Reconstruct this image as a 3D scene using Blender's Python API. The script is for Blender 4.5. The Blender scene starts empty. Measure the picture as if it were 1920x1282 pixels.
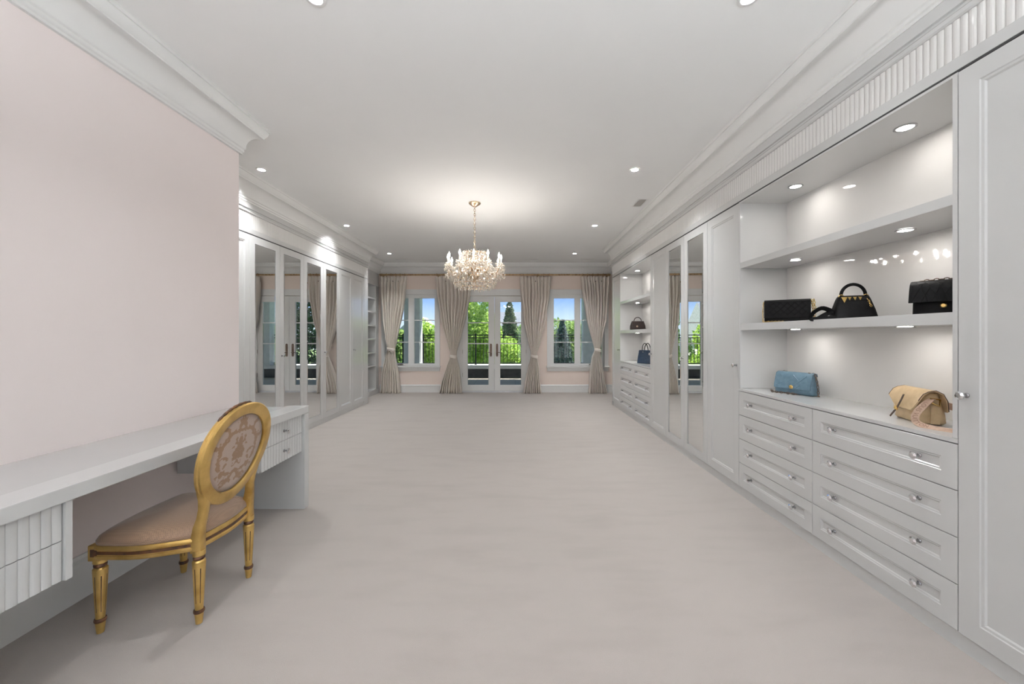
import bpy, bmesh, math, random
from mathutils import Vector, Matrix
random.seed(7)
PI = math.pi
sc = bpy.context.scene
col = sc.collection

# ------------------------------------------------------------------ camera
CAMZ = 1.35
cam_d = bpy.data.cameras.new('camera')
cam_d.sensor_width = 36.0
cam_d.lens = 747.0 / 1920.0 * 36.0
cam_d.shift_x = -6.0 / 1920.0
cam_d.shift_y = -11.0 / 1920.0
cam_d.clip_end = 500
cam = bpy.data.objects.new('camera', cam_d)
cam.location = (0, 0, CAMZ)
cam.rotation_euler = (PI / 2, 0, 0)
col.objects.link(cam)
sc.camera = cam

# ------------------------------------------------------------------ world, sun, exposure
w = bpy.data.worlds.new('sky'); sc.world = w; w.use_nodes = True
nt = w.node_tree; nt.nodes.clear()
tc = nt.nodes.new('ShaderNodeTexCoord')
sp = nt.nodes.new('ShaderNodeSeparateXYZ')
rp = nt.nodes.new('ShaderNodeValToRGB')
bg = nt.nodes.new('ShaderNodeBackground')
wo = nt.nodes.new('ShaderNodeOutputWorld')
nt.links.new(tc.outputs['Generated'], sp.inputs[0])
nt.links.new(sp.outputs['Z'], rp.inputs[0])
els = rp.color_ramp.elements
els[0].position = 0.0; els[0].color = (0.50, 0.56, 0.62, 1)
els[1].position = 1.0; els[1].color = (0.09, 0.19, 0.45, 1)
e = els.new(0.045); e.color = (0.36, 0.46, 0.62, 1)
e = els.new(0.10); e.color = (0.14, 0.26, 0.53, 1)
e = els.new(0.35); e.color = (0.11, 0.22, 0.50, 1)
nt.links.new(rp.outputs[0], bg.inputs[0]); bg.inputs[1].default_value = 1.3
nt.links.new(bg.outputs[0], wo.inputs[0])

sun_d = bpy.data.lights.new('sun', 'SUN'); sun_d.energy = 9.0; sun_d.angle = 0.009
sun_d.color = (1.0, 0.95, 0.86)
sun = bpy.data.objects.new('sun', sun_d); col.objects.link(sun)
sun_dir = Vector((-0.34, -0.42, -0.84)).normalized()
sun.rotation_euler = sun_dir.to_track_quat('-Z', 'Y').to_euler()
sun.location = (3, 20, 12)

L_DOWN, L_SHELF, L_BULB, L_FILL = 2350.0, 60.0, 175.0, 1300.0      # radiance of the lamps' emitting faces; the last is an added fill
# fill light added in the opening of the made-up window behind the viewpoint
wl_d = bpy.data.lights.new('added_window_fill', 'AREA'); wl_d.shape = 'RECTANGLE'; wl_d.size = 1.6; wl_d.size_y = 1.95
wl_d.energy = 15.0; wl_d.color = (.87, .95, 1.0)
wl = bpy.data.objects.new('added_window_fill', wl_d); col.objects.link(wl)
wl.location = (.97, -3.19, 1.1); wl.rotation_euler = (PI / 2, 0, 0)
vs = sc.view_settings
vs.view_transform = 'Standard'; vs.look = 'None'; vs.exposure = 0.68; vs.gamma = 1.0
vs.use_curve_mapping = False
sc.cycles.caustics_reflective = False
sc.cycles.caustics_refractive = False
sc.cycles.sample_clamp_indirect = 6.0
sc.cycles.diffuse_bounces = 5
sc.cycles.max_bounces = 10
sc.cycles.adaptive_threshold = 0.04
sc.cycles.transparent_max_bounces = 16

# ------------------------------------------------------------------ materials
MATS = {}
def mat(name, color=(.8, .8, .8), rough=.5, metal=0., spec=.5, sheen=0., coat=0., emit=None, estr=0., trans=0., ior=1.5):
    m = bpy.data.materials.new(name); m.use_nodes = True
    b = m.node_tree.nodes['Principled BSDF']
    b.inputs['Base Color'].default_value = (*color, 1)
    b.inputs['Roughness'].default_value = rough
    b.inputs['Metallic'].default_value = metal
    b.inputs['Specular IOR Level'].default_value = spec
    b.inputs['Sheen Weight'].default_value = sheen
    b.inputs['Coat Weight'].default_value = coat
    b.inputs['Transmission Weight'].default_value = trans
    b.inputs['IOR'].default_value = ior
    if emit:
        b.inputs['Emission Color'].default_value = (*emit, 1); b.inputs['Emission Strength'].default_value = estr
    MATS[name] = m
    return m
def nodes(m): return m.node_tree.nodes, m.node_tree.links, m.node_tree.nodes['Principled BSDF']
def add_noise(m, c1, c2, scale, detail=4, bump=0., bscale=None, dist=.002, lo=.35, hi=.65, stretch=(1, 1, 1)):
    """colour varied by object-space noise plus a fine bump"""
    N, L, b = nodes(m)
    t = N.new('ShaderNodeTexCoord'); mp = N.new('ShaderNodeMapping'); mp.inputs['Scale'].default_value = stretch
    n = N.new('ShaderNodeTexNoise'); n.inputs['Scale'].default_value = scale; n.inputs['Detail'].default_value = detail
    r = N.new('ShaderNodeValToRGB'); r.color_ramp.elements[0].position = lo; r.color_ramp.elements[1].position = hi
    r.color_ramp.elements[0].color = (*c1, 1); r.color_ramp.elements[1].color = (*c2, 1)
    L.new(t.outputs['Object'], mp.inputs[0]); L.new(mp.outputs[0], n.inputs['Vector'])
    L.new(n.outputs['Fac'], r.inputs[0]); L.new(r.outputs[0], b.inputs['Base Color'])
    if bump:
        n2 = N.new('ShaderNodeTexNoise'); n2.inputs['Scale'].default_value = bscale or scale * 10; n2.inputs['Detail'].default_value = 2
        L.new(t.outputs['Object'], n2.inputs['Vector'])
        bp = N.new('ShaderNodeBump'); bp.inputs['Strength'].default_value = bump; bp.inputs['Distance'].default_value = dist
        L.new(n2.outputs['Fac'], bp.inputs['Height']); L.new(bp.outputs[0], b.inputs['Normal'])
    return m

mat('lacquer', (.775, .775, .765), .11, spec=.55)
add_noise(MATS['lacquer'], (.61, .612, .608), (.625, .627, .623), 2.0)
mat('lacquer_gloss', (.76, .75, .735), .025, spec=.5)
add_noise(MATS['lacquer_gloss'], (.755, .745, .73), (.77, .76, .745), 2.0)
mat('desk_glass', (.55, .545, .54), .08, spec=.5); add_noise(MATS['desk_glass'], (.545, .54, .535), (.56, .555, .55), 2.0)
mat('trim_paint', (.79, .79, .78), .5, spec=.4); add_noise(MATS['trim_paint'], (.785, .785, .775), (.80, .80, .79), 3.0)
mat('ceiling_paint', (.80, .795, .785), .9, spec=.2); add_noise(MATS['ceiling_paint'], (.90, .903, .90), (.915, .918, .915), 1.5, bump=.05, bscale=250)
mat('pink_paint', (.74, .63, .61), .85, spec=.2); add_noise(MATS['pink_paint'], (.865, .785, .768), (.88, .80, .785), 1.2, bump=.05, bscale=250)
mat('pink_paint_far', (.64, .50, .45), .85, spec=.2); add_noise(MATS['pink_paint_far'], (.86, .74, .67), (.88, .76, .69), 1.2, bump=.05, bscale=250)
mat('dark_gap', (.05, .05, .05), .8)
mat('mirror', (.86, .875, .87), .0, metal=1.0)
mat('chrome', (.45, .45, .46), .1, metal=1.0)
mat('brass', (.50, .35, .19), .32, metal=.85); add_noise(MATS['brass'], (.30, .19, .10), (.56, .40, .22), 30)
mat('gold_metal', (.85, .60, .22), .2, metal=1.0)
mat('bronze', (.17, .12, .09), .4, metal=.7); add_noise(MATS['bronze'], (.12, .085, .065), (.24, .17, .13), 25)
mat('champagne', (.72, .56, .40), .22, metal=.9); add_noise(MATS['champagne'], (.6, .45, .32), (.8, .64, .48), 40)
mat('candle_cream', (.85, .76, .62), .5)
mat('lamp_white', (.85, .85, .84), .4)
mat('black_iron', (.012, .014, .02), .45)
mat('stucco', (.62, .64, .66), .9); add_noise(MATS['stucco'], (.58, .60, .63), (.66, .68, .70), 6, bump=.2, bscale=80)
mat('stone_cap', (.72, .73, .75), .7); add_noise(MATS['stone_cap'], (.66, .67, .70), (.76, .77, .79), 5)
mat('kerb_shaded', (.045, .05, .055), .9); add_noise(MATS['kerb_shaded'], (.035, .04, .045), (.06, .065, .07), 8)  # near-black tone carries the shade on the kerb's room side
mat('black_leather', (.012, .012, .013), .5, spec=.1); add_noise(MATS['black_leather'], (.003, .003, .0035), (.007, .0065, .0065), 60, bump=.25, bscale=220)
mat('brown_leather', (.035, .018, .012), .4); add_noise(MATS['brown_leather'], (.014, .007, .005), (.024, .012, .009), 60, bump=.25, bscale=220)
mat('navy_leather', (.022, .045, .085), .35); add_noise(MATS['navy_leather'], (.018, .036, .07), (.028, .055, .10), 40, bump=.2, bscale=220)
mat('blue_leather', (.115, .20, .27), .45); add_noise(MATS['blue_leather'], (.10, .18, .245), (.135, .225, .295), 35, bump=.25, bscale=160)
mat('tan_leather', (.52, .36, .19), .45); add_noise(MATS['tan_leather'], (.56, .41, .235), (.64, .48, .29), 30, bump=.3, bscale=180)
mat('dark_edge', (.06, .035, .025), .5)
mat('strap_canvas', (.50, .35, .26), .7); add_noise(MATS['strap_canvas'], (.46, .32, .235), (.54, .38, .29), 60, bump=.3, bscale=300)
mat('letter_brown', (.24, .14, .10), .7)

# carpet
m = mat('carpet', (.70, .64, .60), 1.0, spec=.05, sheen=.25)
N, L, b = nodes(m)
t = N.new('ShaderNodeTexCoord')
n1 = N.new('ShaderNodeTexNoise'); n1.inputs['Scale'].default_value = 1.3; n1.inputs['Detail'].default_value = 6
mp = N.new('ShaderNodeMapping'); mp.inputs['Scale'].default_value = (1.0, 3.2, 1)
n1b = N.new('ShaderNodeTexNoise'); n1b.inputs['Scale'].default_value = 2.2; n1b.inputs['Detail'].default_value = 5
n2 = N.new('ShaderNodeTexNoise'); n2.inputs['Scale'].default_value = 420; n2.inputs['Detail'].default_value = 2
L.new(t.outputs['Object'], n1.inputs['Vector']); L.new(t.outputs['Object'], mp.inputs[0]); L.new(mp.outputs[0], n1b.inputs['Vector']); L.new(t.outputs['Object'], n2.inputs['Vector'])
a1 = N.new('ShaderNodeMath'); a1.operation = 'MULTIPLY_ADD'; a1.inputs[1].default_value = .55
L.new(n1.outputs['Fac'], a1.inputs[0]); L.new(n1b.outputs['Fac'], a1.inputs[2])
a2 = N.new('ShaderNodeMath'); a2.operation = 'MULTIPLY_ADD'; a2.inputs[1].default_value = .35
L.new(n2.outputs['Fac'], a2.inputs[0]); L.new(a1.outputs[0], a2.inputs[2])
r = N.new('ShaderNodeValToRGB'); r.color_ramp.elements[0].position = .62; r.color_ramp.elements[1].position = 1.0
r.color_ramp.elements[0].color = (.405, .363, .335, 1); r.color_ramp.elements[1].color = (.445, .402, .373, 1)
L.new(a2.outputs[0], r.inputs[0]); L.new(r.outputs[0], b.inputs['Base Color'])
bp = N.new('ShaderNodeBump'); bp.inputs['Strength'].default_value = .5; bp.inputs['Distance'].default_value = .004
L.new(n2.outputs['Fac'], bp.inputs['Height']); L.new(bp.outputs[0], b.inputs['Normal'])

mat('fill_lens', emit=(.92, .97, 1.0), estr=L_FILL)  # emitter of the added ceiling uplighter
# curtain fabric: diffuse + a little translucency
m = mat('curtain_fabric', (.62, .55, .47), .9, spec=.1, sheen=.2)
add_noise(m, (.90, .83, .76), (.925, .86, .79), 8, bump=.25, bscale=500, dist=.001, stretch=(4, 4, 1))
N, L, b = nodes(m)
tr = N.new('ShaderNodeBsdfTranslucent'); tr.inputs[0].default_value = (.90, .84, .77, 1)
mx = N.new('ShaderNodeMixShader'); mx.inputs[0].default_value = .18
o = N['Material Output']; L.new(b.outputs[0], mx.inputs[1]); L.new(tr.outputs[0], mx.inputs[2]); L.new(mx.outputs[0], o.inputs[0])
# window glass
m = mat('window_glass'); N, L, b = nodes(m); N.remove(b)
tr = N.new('ShaderNodeBsdfTransparent'); tr.inputs[0].default_value = (.95, .97, .96, 1)
gl = N.new('ShaderNodeBsdfGlossy'); gl.inputs['Roughness'].default_value = .0
fr = N.new('ShaderNodeFresnel'); fr.inputs[0].default_value = 1.35
mx = N.new('ShaderNodeMixShader'); L.new(fr.outputs[0], mx.inputs[0]); L.new(tr.outputs[0], mx.inputs[1]); L.new(gl.outputs[0], mx.inputs[2]); L.new(mx.outputs[0], N['Material Output'].inputs[0])
# cut crystal
m = mat('crystal'); N, L, b = nodes(m); N.remove(b)
tr = N.new('ShaderNodeBsdfTransparent'); tr.inputs[0].default_value = (1.0, .985, .96, 1)
gl = N.new('ShaderNodeBsdfGlossy'); gl.inputs['Roughness'].default_value = .08; gl.inputs[0].default_value = (1.0, .95, .88, 1)
tl = N.new('ShaderNodeBsdfTranslucent'); tl.inputs[0].default_value = (1.0, .96, .90, 1)
m1 = N.new('ShaderNodeMixShader'); m1.inputs[0].default_value = .42; L.new(tr.outputs[0], m1.inputs[1]); L.new(gl.outputs[0], m1.inputs[2])
m2 = N.new('ShaderNodeMixShader'); m2.inputs[0].default_value = .34; L.new(m1.outputs[0], m2.inputs[1]); L.new(tl.outputs[0], m2.inputs[2])
L.new(m2.outputs[0], N['Material Output'].inputs[0])
mat('knob_crystal', (.80, .81, .83), .02, metal=1.0)
# lamps
mat('downlight_lens', emit=(.96, .985, 1.0), estr=L_DOWN)
mat('downlight_lens_weak', emit=(.96, .985, 1.0), estr=L_DOWN * .4)
mat('shelf_lens', emit=(1.0, .95, .90), estr=L_SHELF)
mat('bulb', emit=(1.0, .935, .86), estr=L_BULB)
# gilt wood
m = mat('gilt', (.60, .37, .09), .34, metal=.72)
add_noise(m, (.46, .285, .075), (.70, .475, .165), 9, detail=8, bump=.12, bscale=60, lo=.3, hi=.6)
mat('gilt_dark', (.05, .018, .008), .45); add_noise(MATS['gilt_dark'], (.03, .012, .006), (.12, .045, .015), 40)
# seat weave
m = mat('seat_fabric', (.34, .22, .15), .62, sheen=.4)
N, L, b = nodes(m)
t = N.new('ShaderNodeTexCoord'); mp = N.new('ShaderNodeMapping'); mp.inputs['Rotation'].default_value = (0, 0, PI / 4); mp.inputs['Scale'].default_value = (170, 170, 170)
ck = N.new('ShaderNodeTexChecker'); ck.inputs['Scale'].default_value = 1.0
ck.inputs[1].default_value = (.30, .185, .115, 1); ck.inputs[2].default_value = (.215, .13, .08, 1)
L.new(t.outputs['Object'], mp.inputs[0]); L.new(mp.outputs[0], ck.inputs[0]); L.new(ck.outputs[0], b.inputs['Base Color'])
bp = N.new('ShaderNodeBump'); bp.inputs['Strength'].default_value = .35; bp.inputs['Distance'].default_value = .002; L.new(ck.outputs[1], bp.inputs['Height']); L.new(bp.outputs[0], b.inputs['Normal'])
# damask: mirrored leaf scrolls woven in brown on dusty rose
m = mat('damask', (.5, .38, .3), .55, sheen=.3)
N, L, b = nodes(m)
def math_n(op, a, bb=None, c=None):
    n = N.new('ShaderNodeMath'); n.operation = op
    for i, x in enumerate((a, bb, c)):
        if x is None: continue
        if isinstance(x, (int, float)): n.inputs[i].default_value = x
        else: L.new(x, n.inputs[i])
    return n.outputs[0]
t = N.new('ShaderNodeTexCoord'); s = N.new('ShaderNodeSeparateXYZ'); L.new(t.outputs['Object'], s.inputs[0])
yy = math_n('ABSOLUTE', math_n('ADD', s.outputs['Y'], .045)); zz = math_n('SUBTRACT', s.outputs['Z'], .766)
cmb = N.new('ShaderNodeCombineXYZ'); L.new(yy, cmb.inputs[0]); L.new(zz, cmb.inputs[1])
nz = N.new('ShaderNodeTexNoise'); nz.inputs['Scale'].default_value = 42; nz.inputs['Detail'].default_value = 2; L.new(cmb.outputs[0], nz.inputs['Vector'])
nzv = math_n('SUBTRACT', nz.outputs['Fac'], .5)
def blob(cy, cz, ry, rz):                     # 1 inside a lobed leaf cluster
    dy = math_n('DIVIDE', math_n('SUBTRACT', yy, cy), ry); dz = math_n('DIVIDE', math_n('SUBTRACT', zz, cz), rz)
    d = math_n('ADD', math_n('MULTIPLY', dy, dy), math_n('MULTIPLY', dz, dz))
    return math_n('SUBTRACT', 1.0, d)
def arc(cy, cz, rad, wd):
    dy = math_n('SUBTRACT', yy, cy); dz = math_n('SUBTRACT', zz, cz)
    d = math_n('SQRT', math_n('ADD', math_n('MULTIPLY', dy, dy), math_n('MULTIPLY', dz, dz)))
    return math_n('SUBTRACT', 1.0, math_n('DIVIDE', math_n('ABSOLUTE', math_n('SUBTRACT', d, rad)), wd))
fld = blob(0.0, .015, .05, .085)
for g in (arc(.03, .01, .105, .013), arc(.105, -.03, .028, .009), arc(.14, .10, .05, .012), blob(.045, -.125, .05, .03), blob(.0, .15, .05, .03), blob(.13, .05, .02, .05), blob(.10, -.09, .025, .03)):
    fld = math_n('MAXIMUM', fld, g)
fld = math_n('MULTIPLY_ADD', nzv, 4.2, fld)
rp2 = N.new('ShaderNodeValToRGB'); rp2.color_ramp.elements[0].position = .30; rp2.color_ramp.elements[1].position = .42
rp2.color_ramp.elements[0].color = (.40, .295, .235, 1); rp2.color_ramp.elements[1].color = (.25, .135, .06, 1)
L.new(fld, rp2.inputs[0]); L.new(rp2.outputs[0], b.inputs['Base Color'])
# deck planks
m = mat('deck', (.2, .2, .2), .7)
N, L, b = nodes(m)
t = N.new('ShaderNodeTexCoord'); br = N.new('ShaderNodeTexBrick'); br.inputs['Scale'].default_value = 1.0
br.inputs['Color1'].default_value = (.30, .265, .24, 1); br.inputs['Color2'].default_value = (.37, .325, .29, 1); br.inputs['Mortar'].default_value = (.05, .05, .05, 1)
br.inputs['Brick Width'].default_value = 2.4; br.inputs['Row Height'].default_value = .14; br.inputs['Mortar Size'].default_value = .006
L.new(t.outputs['Object'], br.inputs[0]); L.new(br.outputs[0], b.inputs['Base Color'])
# foliage: colour by leaf
def leafmat(name, c1, c2, tl=.5):
    m = mat(name, c1, .55, spec=.3); N, L, b = nodes(m)
    g = N.new('ShaderNodeNewGeometry'); r = N.new('ShaderNodeValToRGB')
    r.color_ramp.elements[0].color = (*c1, 1); r.color_ramp.elements[1].color = (*c2, 1)
    L.new(g.outputs['Random Per Island'], r.inputs[0]); L.new(r.outputs[0], b.inputs['Base Color'])
    t = N.new('ShaderNodeBsdfTranslucent'); L.new(r.outputs[0], t.inputs[0])
    mx = N.new('ShaderNodeMixShader'); mx.inputs[0].default_value = tl
    L.new(b.outputs[0], mx.inputs[1]); L.new(t.outputs[0], mx.inputs[2]); L.new(mx.outputs[0], N['Material Output'].inputs[0])
leafmat('leaf_lime', (.22, .40, .04), (.62, .78, .20))
leafmat('leaf_mid', (.16, .29, .06), (.44, .56, .20))
leafmat('leaf_dark', (.025, .07, .03), (.09, .17, .07), .15)
leafmat('leaf_spruce', (.05, .09, .08), (.20, .28, .24), .1)
leafmat('leaf_pine', (.07, .14, .06), (.26, .32, .16), .15)
mat('bark', (.10, .075, .055), .9); add_noise(MATS['bark'], (.07, .05, .04), (.15, .115, .09), 12, bump=.5, bscale=30)
mat('grass', (.16, .26, .07), .9); add_noise(MATS['grass'], (.11, .19, .05), (.24, .34, .11), 1.5)
mat('house_wall', (.66, .62, .56), .9); add_noise(MATS['house_wall'], (.62, .58, .52), (.70, .66, .60), 4)
mat('house_brick', (.36, .17, .12), .9); add_noise(MATS['house_brick'], (.30, .14, .10), (.42, .21, .15), 6)
mat('roof_grey', (.30, .31, .33), .85); add_noise(MATS['roof_grey'], (.26, .27, .29), (.36, .37, .39), 5)
mat('house_pane', (.05, .07, .09), .1)

# ------------------------------------------------------------------ mesh helpers
class MB:
    def __init__(s): s.v = []; s.f = []; s.m = []
    def add(s, vs, fs, mi=0):
        o = len(s.v); s.v += [tuple(x) for x in vs]
        for f in fs: s.f.append(tuple(i + o for i in f)); s.m.append(mi)
        return s
    def box(s, x0, x1, y0, y1, z0, z1, mi=0):
        return s.add([(x0, y0, z0), (x1, y0, z0), (x1, y1, z0), (x0, y1, z0), (x0, y0, z1), (x1, y0, z1), (x1, y1, z1), (x0, y1, z1)],
                     [(0, 3, 2, 1), (4, 5, 6, 7), (0, 1, 5, 4), (1, 2, 6, 5), (2, 3, 7, 6), (3, 0, 4, 7)], mi)
    def loft(s, rings, cap0=True, cap1=True, mi=0, closed=False):
        n = len(rings[0]); vs = [p for r in rings for p in r]; fs = []
        R = len(rings)
        for i in range(R if closed else R - 1):
            a = i * n; b_ = ((i + 1) % R) * n
            for j in range(n):
                k = (j + 1) % n; fs.append((a + j, a + k, b_ + k, b_ + j))
        if not closed:
            if cap0: fs.append(tuple(range(n - 1, -1, -1)))
            if cap1: fs.append(tuple(range((R - 1) * n, R * n)))
        return s.add(vs, fs, mi)
    def lathe(s, prof, n=20, c=(0, 0, 0), mi=0, rot=None, fl=None):
        rings = []
        for r, z in prof:
            rg = []
            for j in range(n):
                a = 2 * PI * j / n; rr = r * (fl(a, z) if fl else 1)
                p = Vector((rr * math.cos(a), rr * math.sin(a), z))
                if rot: p = rot @ p
                rg.append((p.x + c[0], p.y + c[1], p.z + c[2]))
            rings.append(rg)
        return s.loft(rings, mi=mi)
    def tube(s, pts, r, n=8, closed=False, mi=0):
        P = [Vector(p) for p in pts]; R = r if isinstance(r, (list, tuple)) else [r] * len(P)
        rings = []; up = None
        for i, p in enumerate(P):
            if closed: d = P[(i + 1) % len(P)] - P[i - 1]
            else: d = P[min(i + 1, len(P) - 1)] - P[max(i - 1, 0)]
            d.normalize()
            if up is None:
                up = Vector((0, 0, 1)) if abs(d.z) < .9 else Vector((1, 0, 0))
            a = (up - d * up.dot(d)).normalized(); up = a; b_ = d.cross(a)
            rings.append([tuple(p + a * (R[i] * math.cos(2 * PI * j / n)) + b_ * (R[i] * math.sin(2 * PI * j / n))) for j in range(n)])
        return s.loft(rings, closed=closed, mi=mi)
    def ribbon(s, pts, side, w, th, mi=0):
        """flat strap along pts; side = vector or list of vectors across the strap"""
        P = [Vector(p) for p in pts]; rings = []
        for i, p in enumerate(P):
            d = (P[min(i + 1, len(P) - 1)] - P[max(i - 1, 0)]).normalized()
            sd = Vector(side[i] if isinstance(side, list) else side); sd = (sd - d * sd.dot(d)).normalized(); nn = d.cross(sd)
            rings.append([tuple(p + sd * a * w / 2 + nn * b_ * th / 2) for a, b_ in ((-1, -1), (1, -1), (1, 1), (-1, 1))])
        return s.loft(rings, mi=mi)
    def octa(s, c, w, hu, hd, mi=0, n=4, ph=0.):
        vs = [(c[0], c[1], c[2] + hu)] + [(c[0] + w * math.cos(ph + 2 * PI * j / n), c[1] + w * math.sin(ph + 2 * PI * j / n), c[2]) for j in range(n)] + [(c[0], c[1], c[2] - hd)]
        fs = []
        for j in range(n):
            k = (j + 1) % n; fs += [(0, 1 + j, 1 + k), (n + 1, 1 + k, 1 + j)]
        return s.add(vs, fs, mi)
    def torus(s, c, R, r, rot=None, n=12, k=6, sx=1., mi=0):
        rot = rot or Matrix.Identity(3); rings = []
        for i in range(n):
            a = 2 * PI * i / n; rg = []
            for j in range(k):
                b_ = 2 * PI * j / k
                p = Vector(((R * sx + r * math.cos(b_)) * math.cos(a), (R + r * math.cos(b_)) * math.sin(a), r * math.sin(b_)))
                p = rot @ p; rg.append((p.x + c[0], p.y + c[1], p.z + c[2]))
            rings.append(rg)
        return s.loft(rings, closed=True, mi=mi)
    def panel(s, fr, u0, u1, v0, v1, rings, mi=0):
        R = []
        for ins, d in rings:
            R.append([fr(u0 + ins, v0 + ins, d), fr(u1 - ins, v0 + ins, d), fr(u1 - ins, v1 - ins, d), fr(u0 + ins, v1 - ins, d)])
        return s.loft(R, mi=mi)
    def mesh(s, name, mats, off=(0, 0, 0), smooth=False, bevel=0., recalc=True):
        me = bpy.data.meshes.new(name)
        me.from_pydata([(x - off[0], y - off[1], z - off[2]) for x, y, z in s.v], [], s.f)
        if not isinstance(mats, (list, tuple)): mats = [mats]
        for m_ in mats: me.materials.append(MATS[m_])
        if len(mats) > 1: me.polygons.foreach_set('material_index', s.m)
        if recalc or bevel:
            bm = bmesh.new(); bm.from_mesh(me)
            if bevel: bmesh.ops.bevel(bm, geom=list(bm.edges), offset=bevel, segments=2, affect='EDGES', profile=.6)
            bmesh.ops.recalc_face_normals(bm, faces=bm.faces); bm.to_mesh(me); bm.free()
        if smooth:
            me.polygons.foreach_set('use_smooth', [True] * len(me.polygons))
            if smooth is not True: me.set_sharp_from_angle(angle=math.radians(smooth))
        me.update()
        return me
    def build(s, name, mats, parent=None, smooth=False, bevel=0., recalc=True):
        off = WL.get(parent.name, (0, 0, 0)) if parent else (0, 0, 0)
        ob = bpy.data.objects.new(name, s.mesh(name, mats, off, smooth, bevel, recalc))
        col.objects.link(ob)
        if parent: ob.parent = parent
        WL[ob.name] = off
        return ob
WL = {}
def thing(name, label, cat, loc=(0, 0, 0), rotz=0., group=None, local=False, kind=None):
    o = bpy.data.objects.new(name, None); col.objects.link(o); o.empty_display_size = .1
    o.location = loc; o.rotation_euler = (0, 0, rotz)
    WL[o.name] = (0, 0, 0) if (local or rotz) else loc
    o['label'] = label
    if cat: o['category'] = cat
    if group: o['group'] = group
    if kind: o['kind'] = kind
    return o
def tag(o, label, cat=None, group=None, kind=None):
    o['label'] = label
    if cat: o['category'] = cat
    if group: o['group'] = group
    if kind: o['kind'] = kind
    return o
def inst(name, me, parent, loc, rot=(0, 0, 0)):
    """another object that shares mesh data; loc in world coordinates unless the thing is local"""
    o = bpy.data.objects.new(name, me); col.objects.link(o); o.parent = parent
    f = WL.get(parent.name, (0, 0, 0)) if parent else (0, 0, 0)
    o.location = (loc[0] - f[0], loc[1] - f[1], loc[2] - f[2]); o.rotation_euler = rot
    WL[o.name] = loc
    return o
def struct(o, label): return tag(o, label, kind='structure')

# ------------------------------------------------------------------ room dimensions
ZC = 3.09                       # ceiling
XR, XL = 1.905, -2.96           # fronts of the right and left cabinet runs
XP = -2.24                      # pink wall
YP = 3.23                       # where the pink wall ends
YF = 9.57                       # far wall
XSH = -3.25                     # face of the open shelf unit
XRW = 2.33                      # right wall behind the cabinets
YB = -3.2                       # wall behind the camera
YRE, YLE = 7.82, 8.01           # far ends of the cabinet runs
FS = 78.06
def fx(px): return (px - 966) / FS
def fz(py): return CAMZ + (630 - py) / FS

struct(MB().box(-3.9, 2.7, YB - .2, YF + .02, -.12, 0).build('floor', 'carpet'), 'cream cut-pile carpet covering the whole floor')
DLIGHTS = (('left downlight of the pair nearest the end wall', -2.65, 8.385), ('right downlight of the pair nearest the end wall', 1.25, 8.385),
           ('downlight over the middle of the left wardrobes', -2.65, 6.264), ('downlight over the right run, level with the chandelier', 1.25, 6.264),
           ('downlight just past the end of the pink wall', -2.65, 4.16), ('downlight over the right run near the ceiling vent', 1.25, 4.16),
           ('left downlight cut off by the top edge of the picture', -1.03, 2.05), ('right downlight cut off by the top edge of the picture', 1.20, 2.05))
cb = MB(); yv = YB - .2; HH = .036
for yr in sorted({q[2] for q in DLIGHTS}):
    cb.box(-3.9, 2.7, yv, yr - HH, ZC, ZC + .1); xv = -3.9
    for xq in sorted(q[1] for q in DLIGHTS if q[2] == yr): cb.box(xv, xq - HH, yr - HH, yr + HH, ZC, ZC + .1); xv = xq + HH
    cb.box(xv, 2.7, yr - HH, yr + HH, ZC, ZC + .1); yv = yr + HH
cb.box(-3.9, 2.7, yv, YF + .25, ZC, ZC + .1); cb.box(-3.9, 2.7, YB - .2, YF + .25, ZC + .1, ZC + .3)
struct(cb.build('ceiling', 'ceiling_paint'), 'smooth white painted ceiling')
struct(MB().box(-3.85, XP, YB, YP, 0, ZC).build('wall_left', 'pink_paint'), 'pale pink wall behind the vanity desk')
struct(MB().box(-3.85, -3.62, YP, YF, 0, ZC).build('wall_left_rear', 'trim_paint'), 'white wall behind the left wardrobes')
struct(MB().box(XRW, 2.6, YB, YF, 0, ZC).build('wall_right', 'trim_paint'), 'white wall behind the right cabinets')
W3 = (.12, 1.82, .06, 2.16)
struct(MB().box(-3.85, W3[0], YB - .2, YB, 0, ZC).box(W3[1], 2.6, YB - .2, YB, 0, ZC).box(W3[0], W3[1], YB - .2, YB, 0, W3[2]).box(W3[0], W3[1], YB - .2, YB, W3[3], ZC).build('wall_near', 'pink_paint'), 'pale pink wall behind the viewpoint')
struct(MB().box(-3.9, 2.7, YB - 3.0, YB - .2, ZC, ZC + .2).build('sun_blocker', 'stucco'), 'unseen stucco slab added outside the rear window to block sun')  # out of view, added to keep sun off the rear window
w3 = thing('added_window', 'unseen white window added behind the viewpoint for fill light', None, (.97, YB, W3[2]), kind='structure')  # not in view, added as an opening for the fill light
for a, b_, c, d in ((W3[0], W3[1], W3[2], W3[2] + .05), (W3[0], W3[1], W3[3] - .05, W3[3])): MB().box(a, b_, YB - .13, YB - .06, c, d).build('frame', 'trim_paint', w3)
for k in range(4):
    x = W3[0] + (W3[1] - W3[0] - .05) * k / 3; MB().box(x, x + .05, YB - .13, YB - .06, W3[2] + .05, W3[3] - .05).build('frame', 'trim_paint', w3)
for k in range(3):
    x = W3[0] + (W3[1] - W3[0] - .05) * k / 3; MB().box(x + .05, x + (W3[1] - W3[0] - .05) / 3, YB - .10, YB - .095, W3[2] + .05, W3[3] - .05).build('pane', 'window_glass', w3)

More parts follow.
